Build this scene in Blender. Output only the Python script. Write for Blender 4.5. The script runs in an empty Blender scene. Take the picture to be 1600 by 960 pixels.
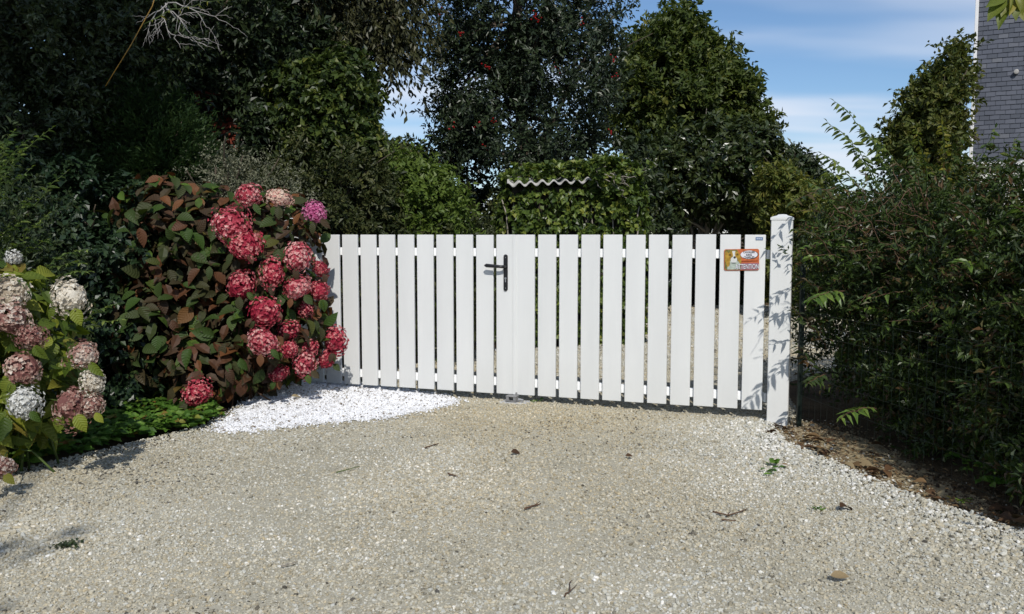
import bpy, math, random
import numpy as np
from mathutils import Matrix, Vector

S = bpy.context.scene
COL = S.collection
R = math.radians

# ------------------------------------------------------------------ camera, sky, sun, exposure
FPX, CAMH = 1386.0, 1.27
PITCH = math.atan(113.0 / FPX)
cam = bpy.data.cameras.new('camera')
cam.sensor_width = 36.0
cam.lens = 36.0 * FPX / 1600.0
cam.clip_start = 0.05
cam.clip_end = 2000.0
co = bpy.data.objects.new('camera', cam)
COL.objects.link(co)
co.location = (0, 0, CAMH)
co.rotation_euler = (R(90) - PITCH, 0, 0)
S.camera = co

SUN_EL = R(40.0)
SUN_AZ = R(173.0)                       # measured from +Y towards +X: behind the camera, a little to its right
sdir = Vector((math.cos(SUN_EL) * math.sin(SUN_AZ), math.cos(SUN_EL) * math.cos(SUN_AZ), math.sin(SUN_EL)))
sun = bpy.data.lights.new('sun', 'SUN')
sun.energy = 3.9
sun.angle = R(0.53)
sun.color = (1.0, 0.955, 0.89)
so = bpy.data.objects.new('sun', sun)
COL.objects.link(so)
so.location = (3, -8, 12)
so.rotation_euler = sdir.to_track_quat('Z', 'Y').to_euler()

W = bpy.data.worlds.new('World')
S.world = W
W.use_nodes = True
wn, wl = W.node_tree.nodes, W.node_tree.links
wn.clear()
w_out = wn.new('ShaderNodeOutputWorld')
w_sky = wn.new('ShaderNodeTexSky')
w_sky.sky_type = 'NISHITA'
w_sky.sun_disc = False
w_sky.sun_elevation = SUN_EL
w_sky.sun_rotation = SUN_AZ
w_sky.air_density = 1.0
w_sky.dust_density = 0.15
w_sky.ozone_density = 6.0
w_b1 = wn.new('ShaderNodeBackground')
w_b1.inputs['Strength'].default_value = 0.115
wl.new(w_sky.outputs[0], w_b1.inputs['Color'])
w_b2 = wn.new('ShaderNodeBackground')
w_b2.inputs['Color'].default_value = (0.84, 0.89, 1.0, 1)
w_b2.inputs['Strength'].default_value = 1.05
w_tc = wn.new('ShaderNodeTexCoord')
w_sep = wn.new('ShaderNodeSeparateXYZ')
wl.new(w_tc.outputs['Generated'], w_sep.inputs[0])
w_add = wn.new('ShaderNodeMath'); w_add.operation = 'ADD'; w_add.inputs[1].default_value = 0.10
w_abs = wn.new('ShaderNodeMath'); w_abs.operation = 'MAXIMUM'; w_abs.inputs[1].default_value = 0.0
wl.new(w_sep.outputs['Z'], w_abs.inputs[0]); wl.new(w_abs.outputs[0], w_add.inputs[0])
w_dx = wn.new('ShaderNodeMath'); w_dx.operation = 'DIVIDE'
w_dy = wn.new('ShaderNodeMath'); w_dy.operation = 'DIVIDE'
wl.new(w_sep.outputs['X'], w_dx.inputs[0]); wl.new(w_add.outputs[0], w_dx.inputs[1])
wl.new(w_sep.outputs['Y'], w_dy.inputs[0]); wl.new(w_add.outputs[0], w_dy.inputs[1])
w_cmb = wn.new('ShaderNodeCombineXYZ')
wl.new(w_dx.outputs[0], w_cmb.inputs['X']); wl.new(w_dy.outputs[0], w_cmb.inputs['Y'])
w_map = wn.new('ShaderNodeMapping')
w_map.inputs['Scale'].default_value = (0.30, 0.72, 1)
w_map.inputs['Rotation'].default_value = (0, 0, R(8))
w_map.inputs['Location'].default_value = (0.4, 7.2, 0)
wl.new(w_cmb.outputs[0], w_map.inputs['Vector'])
w_no = wn.new('ShaderNodeTexNoise')
w_no.inputs['Scale'].default_value = 1.25
w_no.inputs['Detail'].default_value = 3.5
w_no.inputs['Roughness'].default_value = 0.52
wl.new(w_map.outputs[0], w_no.inputs['Vector'])
w_mr = wn.new('ShaderNodeMapRange')
w_mr.inputs['From Min'].default_value = 0.39
w_mr.inputs['To Min'].default_value = 0.0
w_mr.inputs['From Max'].default_value = 0.74
w_mr.inputs['To Max'].default_value = 0.92
w_mr.interpolation_type = 'SMOOTHSTEP'
wl.new(w_no.outputs[0], w_mr.inputs['Value'])
w_mix = wn.new('ShaderNodeMixShader')
wl.new(w_mr.outputs[0], w_mix.inputs[0])
wl.new(w_b1.outputs[0], w_mix.inputs[1]); wl.new(w_b2.outputs[0], w_mix.inputs[2])
wl.new(w_mix.outputs[0], w_out.inputs['Surface'])

vs = S.view_settings
vs.view_transform = 'Standard'
vs.look = 'None'
vs.gamma = 1.0
vs.exposure = -0.12
vs.use_curve_mapping = False
S.cycles.use_denoising = True
S.cycles.max_bounces = 6
S.cycles.diffuse_bounces = 3
S.cycles.glossy_bounces = 2
S.cycles.transmission_bounces = 3
S.cycles.transparent_max_bounces = 4

# ------------------------------------------------------------------ helpers
rng = np.random.default_rng(11)
random.seed(5)
CT, ST = math.cos(PITCH), math.sin(PITCH)

def ray(px, py):
    u, v = (px - 800) / FPX, (480 - py) / FPX
    return np.array([u, CT + v * ST, -ST + v * CT])

def G(px, py, z=0.0):
    "the point of the plane at height z that stands at this place of the photograph"
    d = ray(px, py); t = (z - CAMH) / d[2]
    return np.array([0, 0, CAMH]) + d * t

def A(px, py, Y):
    "the point Y metres down the drive"
    d = ray(px, py)
    return np.array([0, 0, CAMH]) + d * (Y / d[1])

def unit(v):
    v = np.asarray(v, float)
    return v / np.maximum(np.linalg.norm(v, axis=-1, keepdims=True), 1e-9)

def build(name, V, faces, mat=None, parent=None, attrs=None, smooth=False, mesh_only=False):
    """V (n,3); faces: list of index arrays, each (m,k). attrs: {name: per-face floats}"""
    V = np.asarray(V, np.float32).reshape(-1, 3)
    me = bpy.data.meshes.new(name)
    faces = [np.asarray(f, np.int32) for f in faces if len(f)]
    loops = np.concatenate([f.ravel() for f in faces])
    tot = np.concatenate([np.full(len(f), f.shape[1], np.int32) for f in faces])
    start = np.concatenate([[0], np.cumsum(tot)[:-1]]).astype(np.int32)
    me.vertices.add(len(V)); me.vertices.foreach_set('co', V.ravel())
    me.loops.add(len(loops)); me.loops.foreach_set('vertex_index', loops)
    me.polygons.add(len(tot)); me.polygons.foreach_set('loop_start', start)
    me.polygons.foreach_set('use_smooth', np.full(len(tot), bool(smooth)))
    me.update(calc_edges=True)
    for k, a in (attrs or {}).items():
        at = me.attributes.new(k, 'FLOAT', 'FACE')
        at.data.foreach_set('value', np.asarray(a, np.float32))
    for m in (mat if isinstance(mat, (list, tuple)) else [mat]):
        if m is not None: me.materials.append(m)
    if mesh_only: return me
    o = bpy.data.objects.new(name, me)
    COL.objects.link(o)
    if parent is not None: o.parent = parent
    return o

def link_mesh(name, me, parent=None, mw=None):
    o = bpy.data.objects.new(name, me)
    COL.objects.link(o)
    if parent is not None: o.parent = parent
    if mw is not None: o.matrix_basis = mw
    return o

def tag(o, label=None, cat=None, group=None, kind=None):
    if label: o['label'] = label
    if cat: o['category'] = cat
    if group: o['group'] = group
    if kind: o['kind'] = kind
    return o

def thing(name, label, cat, loc=(0, 0, 0), rotz=0.0, group=None):
    o = bpy.data.objects.new(name, None)
    COL.objects.link(o)
    o.empty_display_size = 0.1
    o.location = tuple(float(c) for c in loc); o.rotation_euler = (0, 0, rotz)
    return tag(o, label, cat, group)

class MB:
    "collects simple shapes for one mesh"
    def __init__(s): s.V = []; s.F = {3: [], 4: []}; s.n = 0
    def add(s, V, F):
        V = np.asarray(V, float).reshape(-1, 3)
        for f in F: s.F.setdefault(len(f), []).append([i + s.n for i in f])
        s.V.append(V); s.n += len(V); return s
    def box(s, c, d, bev=0.0):
        c = np.asarray(c, float); hx, hy, hz = [x / 2 for x in d]
        if bev <= 0:
            v = [(x, y, z) for z in (-hz, hz) for x, y in ((-hx, -hy), (hx, -hy), (hx, hy), (-hx, hy))]
            return s.add(np.array(v) + c, [(3, 2, 1, 0), (4, 5, 6, 7), (0, 1, 5, 4), (1, 2, 6, 5), (2, 3, 7, 6), (3, 0, 4, 7)])
        b = bev                                        # chamfered all round
        o8 = [(-hx + b, -hy), (hx - b, -hy), (hx, -hy + b), (hx, hy - b), (hx - b, hy), (-hx + b, hy), (-hx, hy - b), (-hx, -hy + b)]
        k = (hx - b) / hx, (hy - b) / hy
        rings = []
        for z, q in ((-hz, 1), (-hz + b, 0), (hz - b, 0), (hz, 1)):
            rings.append([(x * (k[0] if q else 1), y * (k[1] if q else 1), z) for x, y in o8])
        v = [p for r_ in rings for p in r_]
        F = []
        for r_ in range(3):
            for i in range(8):
                j = (i + 1) % 8
                F.append((r_ * 8 + i, r_ * 8 + j, r_ * 8 + 8 + j, r_ * 8 + 8 + i))
        F.append(tuple(range(7, -1, -1))); F.append(tuple(range(24, 32)))
        return s.add(np.array(v) + c, F)
    def tube(s, pts, rad, sides=6, cap=True):
        pts = np.asarray(pts, float); n = len(pts)
        rad = np.full(n, rad) if np.isscalar(rad) else np.asarray(rad, float)
        tan = unit(np.gradient(pts, axis=0))
        ref = np.array([0.31, 0.17, 0.93]) if abs(tan[0][2]) < 0.9 else np.array([1.0, 0.1, 0])
        a = unit(np.cross(tan, ref)); b = np.cross(tan, a)
        th = np.linspace(0, 2 * np.pi, sides, endpoint=False)
        V = pts[:, None, :] + rad[:, None, None] * (np.cos(th)[None, :, None] * a[:, None, :] + np.sin(th)[None, :, None] * b[:, None, :])
        F = []
        for i in range(n - 1):
            for j in range(sides):
                k = (j + 1) % sides
                F.append((i * sides + j, i * sides + k, (i + 1) * sides + k, (i + 1) * sides + j))
        if cap:
            F.append(tuple(range(sides - 1, -1, -1))); F.append(tuple((n - 1) * sides + j for j in range(sides)))
        return s.add(V.reshape(-1, 3), F)
    def prism(s, poly, z0, z1):
        "poly in x, z; extruded along y from z0 to z1 (front is the smaller y)"
        n = len(poly)
        V = [(x, z0, z) for x, z in poly] + [(x, z1, z) for x, z in poly]
        F = [tuple(range(n)), tuple(range(2 * n - 1, n - 1, -1))]
        for i in range(n):
            j = (i + 1) % n
            F.append((i, i + n, j + n, j))
        return s.add(V, F)
    def build(s, name, mat, parent=None, smooth=False, mesh_only=False):
        V = np.concatenate(s.V)
        return build(name, V, [np.array(f) for k, f in s.F.items() if f], mat, parent, None, smooth, mesh_only)

# ------------------------------------------------------------------ materials
def nmat(name):
    m = bpy.data.materials.new(name); m.use_nodes = True
    nt = m.node_tree
    return m, nt.nodes, nt.links, nt.nodes['Principled BSDF']

def ramp(nodes, cols, interp='LINEAR'):
    r_ = nodes.new('ShaderNodeValToRGB'); e = r_.color_ramp.elements
    r_.color_ramp.interpolation = interp
    while len(e) < len(cols): e.new(0.5)
    for i, (p, c) in enumerate(cols):
        e[i].position = p; e[i].color = (*c, 1)
    return r_

def noise(nodes, links, scale, detail=3.0, rough=0.55, coord='Object', stretch=None):
    tc = nodes.new('ShaderNodeTexCoord'); n = nodes.new('ShaderNodeTexNoise')
    n.inputs['Scale'].default_value = scale; n.inputs['Detail'].default_value = detail; n.inputs['Roughness'].default_value = rough
    if stretch:
        mp = nodes.new('ShaderNodeMapping'); mp.inputs['Scale'].default_value = stretch
        links.new(tc.outputs[coord], mp.inputs['Vector']); links.new(mp.outputs[0], n.inputs['Vector'])
    else: links.new(tc.outputs[coord], n.inputs['Vector'])
    return n

def solid(name, col, rough=0.5, spec=0.5, metal=0.0, var=0.12, scale=14.0, bump=0.0, bscale=60.0, stretch=None):
    m, N, L, b = nmat(name)
    n = noise(N, L, scale, 4.0, 0.6, stretch=stretch)
    lo = [c * (1 - var) for c in col]; hi = [min(1, c * (1 + var)) for c in col]
    r_ = ramp(N, [(0.3, lo), (0.7, hi)])
    L.new(n.outputs[0], r_.inputs[0]); L.new(r_.outputs[0], b.inputs['Base Color'])
    b.inputs['Roughness'].default_value = rough; b.inputs['Specular IOR Level'].default_value = spec; b.inputs['Metallic'].default_value = metal
    if bump:
        n2 = noise(N, L, bscale, 4.0, 0.6, stretch=stretch); bp = N.new('ShaderNodeBump')
        bp.inputs['Strength'].default_value = bump; bp.inputs['Distance'].default_value = 0.004
        L.new(n2.outputs[0], bp.inputs['Height']); L.new(bp.outputs[0], b.inputs['Normal'])
    return m

def leafmat(name, cols, trans=0.25, rough=0.42, spec=0.4, tcol=None, veins=False):
    "per-leaf colour from the face attribute rnd plus the object's own random number"
    m, N, L, b = nmat(name)
    at = N.new('ShaderNodeAttribute'); at.attribute_name = 'rnd'
    oi = N.new('ShaderNodeObjectInfo')
    ad = N.new('ShaderNodeMath'); ad.operation = 'ADD'
    L.new(at.outputs['Fac'], ad.inputs[0]); L.new(oi.outputs['Random'], ad.inputs[1])
    pp = N.new('ShaderNodeMath'); pp.operation = 'PINGPONG'; pp.inputs[1].default_value = 1.0
    L.new(ad.outputs[0], pp.inputs[0])
    r_ = ramp(N, cols); L.new(pp.outputs[0], r_.inputs[0])
    n = noise(N, L, 35.0, 2.0); mx = N.new('ShaderNodeMix'); mx.data_type = 'RGBA'; mx.blend_type = 'MULTIPLY'
    r2 = ramp(N, [(0.3, (0.72, 0.72, 0.72)), (0.7, (1.2, 1.2, 1.2))]); L.new(n.outputs[0], r2.inputs[0])
    mx.inputs[0].default_value = 1.0
    L.new(r_.outputs[0], mx.inputs[6]); L.new(r2.outputs[0], mx.inputs[7])
    L.new(mx.outputs[2], b.inputs['Base Color'])
    b.inputs['Roughness'].default_value = rough; b.inputs['Specular IOR Level'].default_value = spec
    if veins:                                # herringbone veins in the leaf's own coordinates
        tc = N.new('ShaderNodeTexCoord'); sp_ = N.new('ShaderNodeSeparateXYZ'); L.new(tc.outputs['Object'], sp_.inputs[0])
        ab = N.new('ShaderNodeMath'); ab.operation = 'ABSOLUTE'; L.new(sp_.outputs['Y'], ab.inputs[0])
        m1 = N.new('ShaderNodeMath'); m1.operation = 'MULTIPLY_ADD'; L.new(ab.outputs[0], m1.inputs[0]); m1.inputs[1].default_value = -0.75; L.new(sp_.outputs['X'], m1.inputs[2])
        m2 = N.new('ShaderNodeMath'); m2.operation = 'MULTIPLY'; L.new(m1.outputs[0], m2.inputs[0]); m2.inputs[1].default_value = 46.0
        m3 = N.new('ShaderNodeMath'); m3.operation = 'SINE'; L.new(m2.outputs[0], m3.inputs[0])
        bp = N.new('ShaderNodeBump'); bp.inputs['Strength'].default_value = 0.28; bp.inputs['Distance'].default_value = 0.006
        L.new(m3.outputs[0], bp.inputs['Height']); L.new(bp.outputs[0], b.inputs['Normal'])
    out = N['Material Output']
    if trans > 0:
        tr = N.new('ShaderNodeBsdfTranslucent')
        ms = N.new('ShaderNodeMixShader'); ms.inputs[0].default_value = trans
        g = N.new('ShaderNodeMix'); g.data_type = 'RGBA'; g.blend_type = 'MULTIPLY'; g.inputs[0].default_value = 1.0
        g.inputs[7].default_value = (*(tcol or (1.3, 1.5, 0.6)), 1)
        L.new(mx.outputs[2], g.inputs[6]); L.new(g.outputs[2], tr.inputs['Color'])
        L.new(b.outputs[0], ms.inputs[1]); L.new(tr.outputs[0], ms.inputs[2]); L.new(ms.outputs[0], out.inputs['Surface'])
    return m

M = {}
def lacquer_mat():
    m, N, L, b = nmat('white_lacquer')
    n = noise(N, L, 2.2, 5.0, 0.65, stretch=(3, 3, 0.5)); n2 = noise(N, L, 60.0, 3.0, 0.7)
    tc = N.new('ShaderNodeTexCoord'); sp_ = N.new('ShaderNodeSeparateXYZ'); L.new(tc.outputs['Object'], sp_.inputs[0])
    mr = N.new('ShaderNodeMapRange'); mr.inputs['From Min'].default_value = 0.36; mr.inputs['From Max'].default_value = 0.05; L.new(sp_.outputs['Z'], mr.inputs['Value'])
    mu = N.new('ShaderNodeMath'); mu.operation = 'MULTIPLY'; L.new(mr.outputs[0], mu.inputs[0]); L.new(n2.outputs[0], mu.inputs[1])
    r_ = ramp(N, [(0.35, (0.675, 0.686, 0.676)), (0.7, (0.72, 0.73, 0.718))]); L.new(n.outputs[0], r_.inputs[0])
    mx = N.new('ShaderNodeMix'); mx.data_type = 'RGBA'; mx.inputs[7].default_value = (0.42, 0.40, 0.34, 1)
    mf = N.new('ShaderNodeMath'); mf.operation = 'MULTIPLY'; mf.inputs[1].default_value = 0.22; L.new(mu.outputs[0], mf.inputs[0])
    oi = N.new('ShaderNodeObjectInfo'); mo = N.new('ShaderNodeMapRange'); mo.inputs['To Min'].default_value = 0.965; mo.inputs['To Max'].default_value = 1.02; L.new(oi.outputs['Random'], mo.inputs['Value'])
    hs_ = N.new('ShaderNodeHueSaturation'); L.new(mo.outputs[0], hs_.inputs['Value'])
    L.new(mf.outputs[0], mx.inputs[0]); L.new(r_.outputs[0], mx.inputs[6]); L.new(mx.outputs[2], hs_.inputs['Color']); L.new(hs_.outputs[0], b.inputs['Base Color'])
    b.inputs['Roughness'].default_value = 0.42; b.inputs['Specular IOR Level'].default_value = 0.35
    return m
M['slat'] = lacquer_mat()
M['rail'] = solid('bright_white_rail', (0.90, 0.91, 0.91), 0.35, 0.4, var=0.015, scale=3.0)  # an even, brighter white than the slats
M['black'] = solid('black_handle_lacquer', (0.012, 0.012, 0.013), 0.32, 0.5, var=0.1)
M['steel'] = solid('brushed_steel', (0.42, 0.42, 0.42), 0.4, 0.5, 0.9, var=0.15)
M['galv'] = solid('galvanised_steel', (0.30, 0.30, 0.30), 0.55, 0.4, 0.5, var=0.2, scale=40)
M['concrete'] = solid('concrete', (0.46, 0.46, 0.45), 0.85, 0.2, var=0.15, scale=30, bump=0.4)
M['maker'] = solid('blue_label', (0.13, 0.20, 0.34), 0.4, var=0.06)
M['maker_text'] = solid('pale_label_print', (0.45, 0.52, 0.62), 0.4, var=0.05)
M['wire'] = solid('green_fence_wire', (0.006, 0.014, 0.010), 0.5, 0.4, var=0.1)
M['bark'] = solid('grey_brown_bark', (0.085, 0.068, 0.05), 0.9, 0.2, var=0.35, scale=25, bump=0.8, bscale=40, stretch=(1, 1, 0.3))
M['palebark'] = solid('pale_grey_bark', (0.26, 0.235, 0.20), 0.85, 0.2, var=0.25, scale=30, bump=0.5, bscale=50, stretch=(1, 1, 0.3))
M['deadtwig'] = solid('bleached_dead_wood', (0.30, 0.285, 0.27), 0.85, 0.2, var=0.2, scale=30)
M['brownstem'] = solid('brown_stem', (0.11, 0.065, 0.04), 0.8, 0.25, var=0.3, scale=30)
M['greenstem'] = solid('green_stem', (0.08, 0.12, 0.03), 0.6, 0.3, var=0.2, scale=30)
M['cane'] = solid('yellow_cane', (0.22, 0.13, 0.025), 0.45, 0.4, var=0.3, scale=30)
M['corr'] = solid('weathered_cement_sheet', (0.40, 0.39, 0.37), 0.9, 0.15, var=0.22, scale=22, bump=0.4)
M['shedwall'] = solid('dark_shed_boards', (0.05, 0.042, 0.034), 0.9, 0.15, var=0.3, scale=12)
M['render'] = solid('white_render', (0.72, 0.71, 0.68), 0.9, 0.15, var=0.06, scale=5, bump=0.2)
M['wtrim'] = solid('white_trim_paint', (0.78, 0.78, 0.78), 0.5, 0.3, var=0.03)
M['roofslate'] = solid('roof_slate', (0.06, 0.068, 0.085), 0.6, 0.4, var=0.2, scale=10)
M['mortar'] = solid('brick_mortar', (0.20, 0.17, 0.15), 0.95, 0.1, var=0.15)
M['brick'] = solid('red_brick', (0.30, 0.075, 0.045), 0.9, 0.15, var=0.3, scale=18, bump=0.4)

# the leaves: (position, colour) of the per-leaf ramp
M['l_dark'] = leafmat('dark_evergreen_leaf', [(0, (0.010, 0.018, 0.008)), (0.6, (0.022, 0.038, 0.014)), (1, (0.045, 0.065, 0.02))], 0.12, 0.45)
M['l_conifer'] = leafmat('feathery_conifer_leaf', [(0, (0.012, 0.028, 0.010)), (0.6, (0.025, 0.055, 0.014)), (1, (0.05, 0.085, 0.02))], 0.12, 0.55, 0.25)
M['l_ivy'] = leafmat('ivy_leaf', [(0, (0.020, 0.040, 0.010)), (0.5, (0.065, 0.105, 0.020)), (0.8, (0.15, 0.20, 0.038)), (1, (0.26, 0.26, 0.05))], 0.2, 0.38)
M['l_ivymid'] = leafmat('mid_green_ivy_leaf', [(0, (0.014, 0.028, 0.008)), (0.5, (0.038, 0.062, 0.014)), (0.85, (0.08, 0.11, 0.022)), (1, (0.15, 0.16, 0.035))], 0.2, 0.45, 0.3)  # middle green, between the bright and the dark ivy
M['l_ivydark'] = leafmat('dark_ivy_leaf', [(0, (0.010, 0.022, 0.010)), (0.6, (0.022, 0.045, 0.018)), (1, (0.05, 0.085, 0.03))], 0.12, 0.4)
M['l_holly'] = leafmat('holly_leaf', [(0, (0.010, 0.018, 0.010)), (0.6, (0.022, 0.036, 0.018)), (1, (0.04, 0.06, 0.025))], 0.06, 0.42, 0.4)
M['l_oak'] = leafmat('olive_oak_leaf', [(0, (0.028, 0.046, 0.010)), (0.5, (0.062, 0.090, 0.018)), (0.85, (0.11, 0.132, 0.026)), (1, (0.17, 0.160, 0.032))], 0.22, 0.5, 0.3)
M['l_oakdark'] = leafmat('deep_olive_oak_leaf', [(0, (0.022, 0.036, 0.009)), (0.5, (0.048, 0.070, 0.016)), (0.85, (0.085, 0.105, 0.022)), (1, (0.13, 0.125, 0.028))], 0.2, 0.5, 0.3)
M['l_camellia'] = leafmat('camellia_leaf', [(0, (0.010, 0.022, 0.008)), (0.6, (0.022, 0.042, 0.013)), (1, (0.055, 0.07, 0.02))], 0.12, 0.3, 0.5)
M['l_hang'] = leafmat('grey_green_hanging_leaf', [(0, (0.016, 0.022, 0.010)), (0.6, (0.035, 0.042, 0.017)), (1, (0.07, 0.07, 0.028))], 0.15, 0.45)
M['l_bramble'] = leafmat('bramble_leaf', [(0, (0.03, 0.055, 0.012)), (0.5, (0.06, 0.105, 0.02)), (1, (0.12, 0.17, 0.03))], 0.25, 0.5, 0.3)
M['l_scrub'] = leafmat('scrub_leaf', [(0, (0.022, 0.032, 0.010)), (0.5, (0.045, 0.058, 0.018)), (1, (0.10, 0.10, 0.035))], 0.2, 0.5, 0.3)
M['l_hedge'] = leafmat('hedge_leaf', [(0, (0.016, 0.028, 0.008)), (0.45, (0.030, 0.054, 0.012)), (0.82, (0.058, 0.092, 0.018)), (0.94, (0.075, 0.06, 0.022)), (1, (0.12, 0.065, 0.03))], 0.2, 0.42)
M['l_spray'] = leafmat('fresh_green_spray_leaf', [(0, (0.05, 0.095, 0.018)), (0.6, (0.09, 0.16, 0.025)), (1, (0.15, 0.22, 0.04))], 0.3, 0.42)
M['l_bud'] = leafmat('grey_green_shoot_leaf', [(0, (0.05, 0.085, 0.035)), (0.6, (0.09, 0.14, 0.05)), (1, (0.20, 0.24, 0.05))], 0.35, 0.5, 0.3)
M['l_privet'] = leafmat('privet_leaf', [(0, (0.05, 0.09, 0.03)), (0.6, (0.10, 0.16, 0.05)), (1, (0.20, 0.25, 0.06))], 0.3, 0.42)
M['l_grey'] = leafmat('grey_twig_leaf', [(0, (0.06, 0.07, 0.04)), (0.6, (0.12, 0.13, 0.08)), (1, (0.22, 0.22, 0.15))], 0.2, 0.5, 0.3)
M['l_weed'] = leafmat('strawberry_leaf', [(0, (0.03, 0.075, 0.012)), (0.6, (0.085, 0.18, 0.024)), (0.93, (0.16, 0.27, 0.045)), (1, (0.24, 0.10, 0.03))], 0.3, 0.45, 0.3)
M['l_yellow'] = leafmat('yellowing_leaf', [(0, (0.12, 0.16, 0.02)), (0.6, (0.20, 0.21, 0.03)), (1, (0.28, 0.24, 0.04))], 0.35, 0.45)
M['l_hyred'] = leafmat('bronzed_hydrangea_leaf', [(0, (0.040, 0.080, 0.014)), (0.35, (0.040, 0.062, 0.016)), (0.58, (0.046, 0.046, 0.018)), (0.74, (0.060, 0.036, 0.021)), (0.84, (0.095, 0.042, 0.021)), (0.92, (0.16, 0.065, 0.022)), (0.95, (0.05, 0.08, 0.016)), (1, (0.08, 0.14, 0.02))], 0.2, 0.55, 0.22, (1.4, 1.1, 0.6), True)
M['l_hygreen'] = leafmat('yellow_green_hydrangea_leaf', [(0, (0.05, 0.09, 0.014)), (0.5, (0.12, 0.16, 0.02)), (0.85, (0.22, 0.25, 0.03)), (1, (0.18, 0.13, 0.03))], 0.3, 0.5, 0.25, None, True)
M['l_litter'] = leafmat('dry_brown_leaf', [(0, (0.06, 0.035, 0.020)), (0.5, (0.12, 0.065, 0.032)), (0.85, (0.20, 0.13, 0.06)), (1, (0.33, 0.27, 0.16))], 0.1, 0.7, 0.2, (1.2, 1, 0.7))
M['f_crimson'] = leafmat('crimson_petal', [(0, (0.16, 0.010, 0.022)), (0.5, (0.34, 0.022, 0.05)), (0.8, (0.48, 0.06, 0.09)), (1, (0.66, 0.30, 0.28))], 0.2, 0.6, 0.2, (1.3, 1, 1))
M['f_rose'] = leafmat('rose_red_petal', [(0, (0.24, 0.018, 0.035)), (0.5, (0.45, 0.06, 0.09)), (0.8, (0.58, 0.17, 0.19)), (1, (0.75, 0.52, 0.46))], 0.2, 0.6, 0.2, (1.3, 1, 1))
M['f_magenta'] = leafmat('magenta_pink_petal', [(0, (0.40, 0.06, 0.18)), (0.5, (0.60, 0.16, 0.34)), (1, (0.78, 0.45, 0.58))], 0.25, 0.6, 0.2, (1.2, 1, 1))
M['f_salmon'] = leafmat('salmon_cream_petal', [(0, (0.42, 0.10, 0.11)), (0.4, (0.60, 0.30, 0.26)), (1, (0.78, 0.66, 0.52))], 0.2, 0.6, 0.2, (1.2, 1, 1))
M['f_cream'] = leafmat('cream_dried_petal', [(0, (0.22, 0.15, 0.09)), (0.4, (0.50, 0.43, 0.32)), (1, (0.78, 0.74, 0.64))], 0.2, 0.65, 0.2, (1.1, 1, 0.9))
M['f_white'] = leafmat('grey_white_dried_petal', [(0, (0.20, 0.18, 0.15)), (0.4, (0.50, 0.50, 0.46)), (1, (0.78, 0.79, 0.76))], 0.2, 0.65, 0.2, (1.1, 1, 0.9))
M['f_dusty'] = leafmat('dusty_pink_dried_petal', [(0, (0.16, 0.06, 0.055)), (0.45, (0.34, 0.17, 0.14)), (0.8, (0.50, 0.36, 0.29)), (1, (0.72, 0.65, 0.56))], 0.2, 0.65, 0.2, (1.1, 1, 0.9))
M['berry'] = solid('red_holly_berry', (0.30, 0.010, 0.010), 0.35, 0.5, var=0.15)

def stone_mat(name, cols, interp='LINEAR'):
    m, N, L, b = nmat(name)
    at = N.new('ShaderNodeAttribute'); at.attribute_type = 'INSTANCER'; at.attribute_name = 'tint'
    r_ = ramp(N, cols, interp); L.new(at.outputs['Fac'], r_.inputs[0])
    n = noise(N, L, 3.0, 3.0)
    mx = N.new('ShaderNodeMix'); mx.data_type = 'RGBA'; mx.blend_type = 'MULTIPLY'; mx.inputs[0].default_value = 1.0
    r2 = ramp(N, [(0.3, (0.78, 0.78, 0.78)), (0.7, (1.12, 1.12, 1.12))]); L.new(n.outputs[0], r2.inputs[0])
    aw = N.new('ShaderNodeAttribute'); aw.attribute_type = 'INSTANCER'; aw.attribute_name = 'warm'
    mw_ = N.new('ShaderNodeMix'); mw_.data_type = 'RGBA'; mw_.blend_type = 'MULTIPLY'; mw_.inputs[7].default_value = (1.05, 0.94, 0.76, 1)
    L.new(aw.outputs['Fac'], mw_.inputs[0]); L.new(r_.outputs[0], mw_.inputs[6])
    L.new(mw_.outputs[2], mx.inputs[6]); L.new(r2.outputs[0], mx.inputs[7]); L.new(mx.outputs[2], b.inputs['Base Color'])
    b.inputs['Roughness'].default_value = 0.8; b.inputs['Specular IOR Level'].default_value = 0.25
    return m
M['stone'] = stone_mat('gravel_stone', [(0, (0.09, 0.085, 0.075)), (0.09, (0.25, 0.235, 0.185)), (0.28, (0.435, 0.395, 0.295)), (0.50, (0.49, 0.470, 0.385)), (0.68, (0.44, 0.445, 0.405)), (0.86, (0.57, 0.56, 0.495)), (1, (0.80, 0.79, 0.745))])
M['marble'] = stone_mat('white_marble_chip', [(0, (0.40, 0.36, 0.30)), (0.06, (0.72, 0.72, 0.72)), (0.5, (0.85, 0.86, 0.88)), (1, (0.92, 0.93, 0.95))])

def sand_mat():
    m, N, L, b = nmat('gravel_fines')
    n1 = noise(N, L, 0.9, 4.0, 0.6); n2 = noise(N, L, 140.0, 3.0, 0.7)
    r1 = ramp(N, [(0.35, (0.385, 0.36, 0.275)), (0.65, (0.50, 0.47, 0.37))]); L.new(n1.outputs[0], r1.inputs[0])
    r2 = ramp(N, [(0.3, (0.55, 0.55, 0.55)), (0.7, (1.3, 1.3, 1.3))]); L.new(n2.outputs[0], r2.inputs[0])
    mx = N.new('ShaderNodeMix'); mx.data_type = 'RGBA'; mx.blend_type = 'MULTIPLY'; mx.inputs[0].default_value = 1.0
    L.new(r1.outputs[0], mx.inputs[6]); L.new(r2.outputs[0], mx.inputs[7]); L.new(mx.outputs[2], b.inputs['Base Color'])
    b.inputs['Roughness'].default_value = 0.9; b.inputs['Specular IOR Level'].default_value = 0.15
    bp = N.new('ShaderNodeBump'); bp.inputs['Strength'].default_value = 0.7; bp.inputs['Distance'].default_value = 0.006
    L.new(n2.outputs[0], bp.inputs['Height']); L.new(bp.outputs[0], b.inputs['Normal'])
    return m
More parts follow.
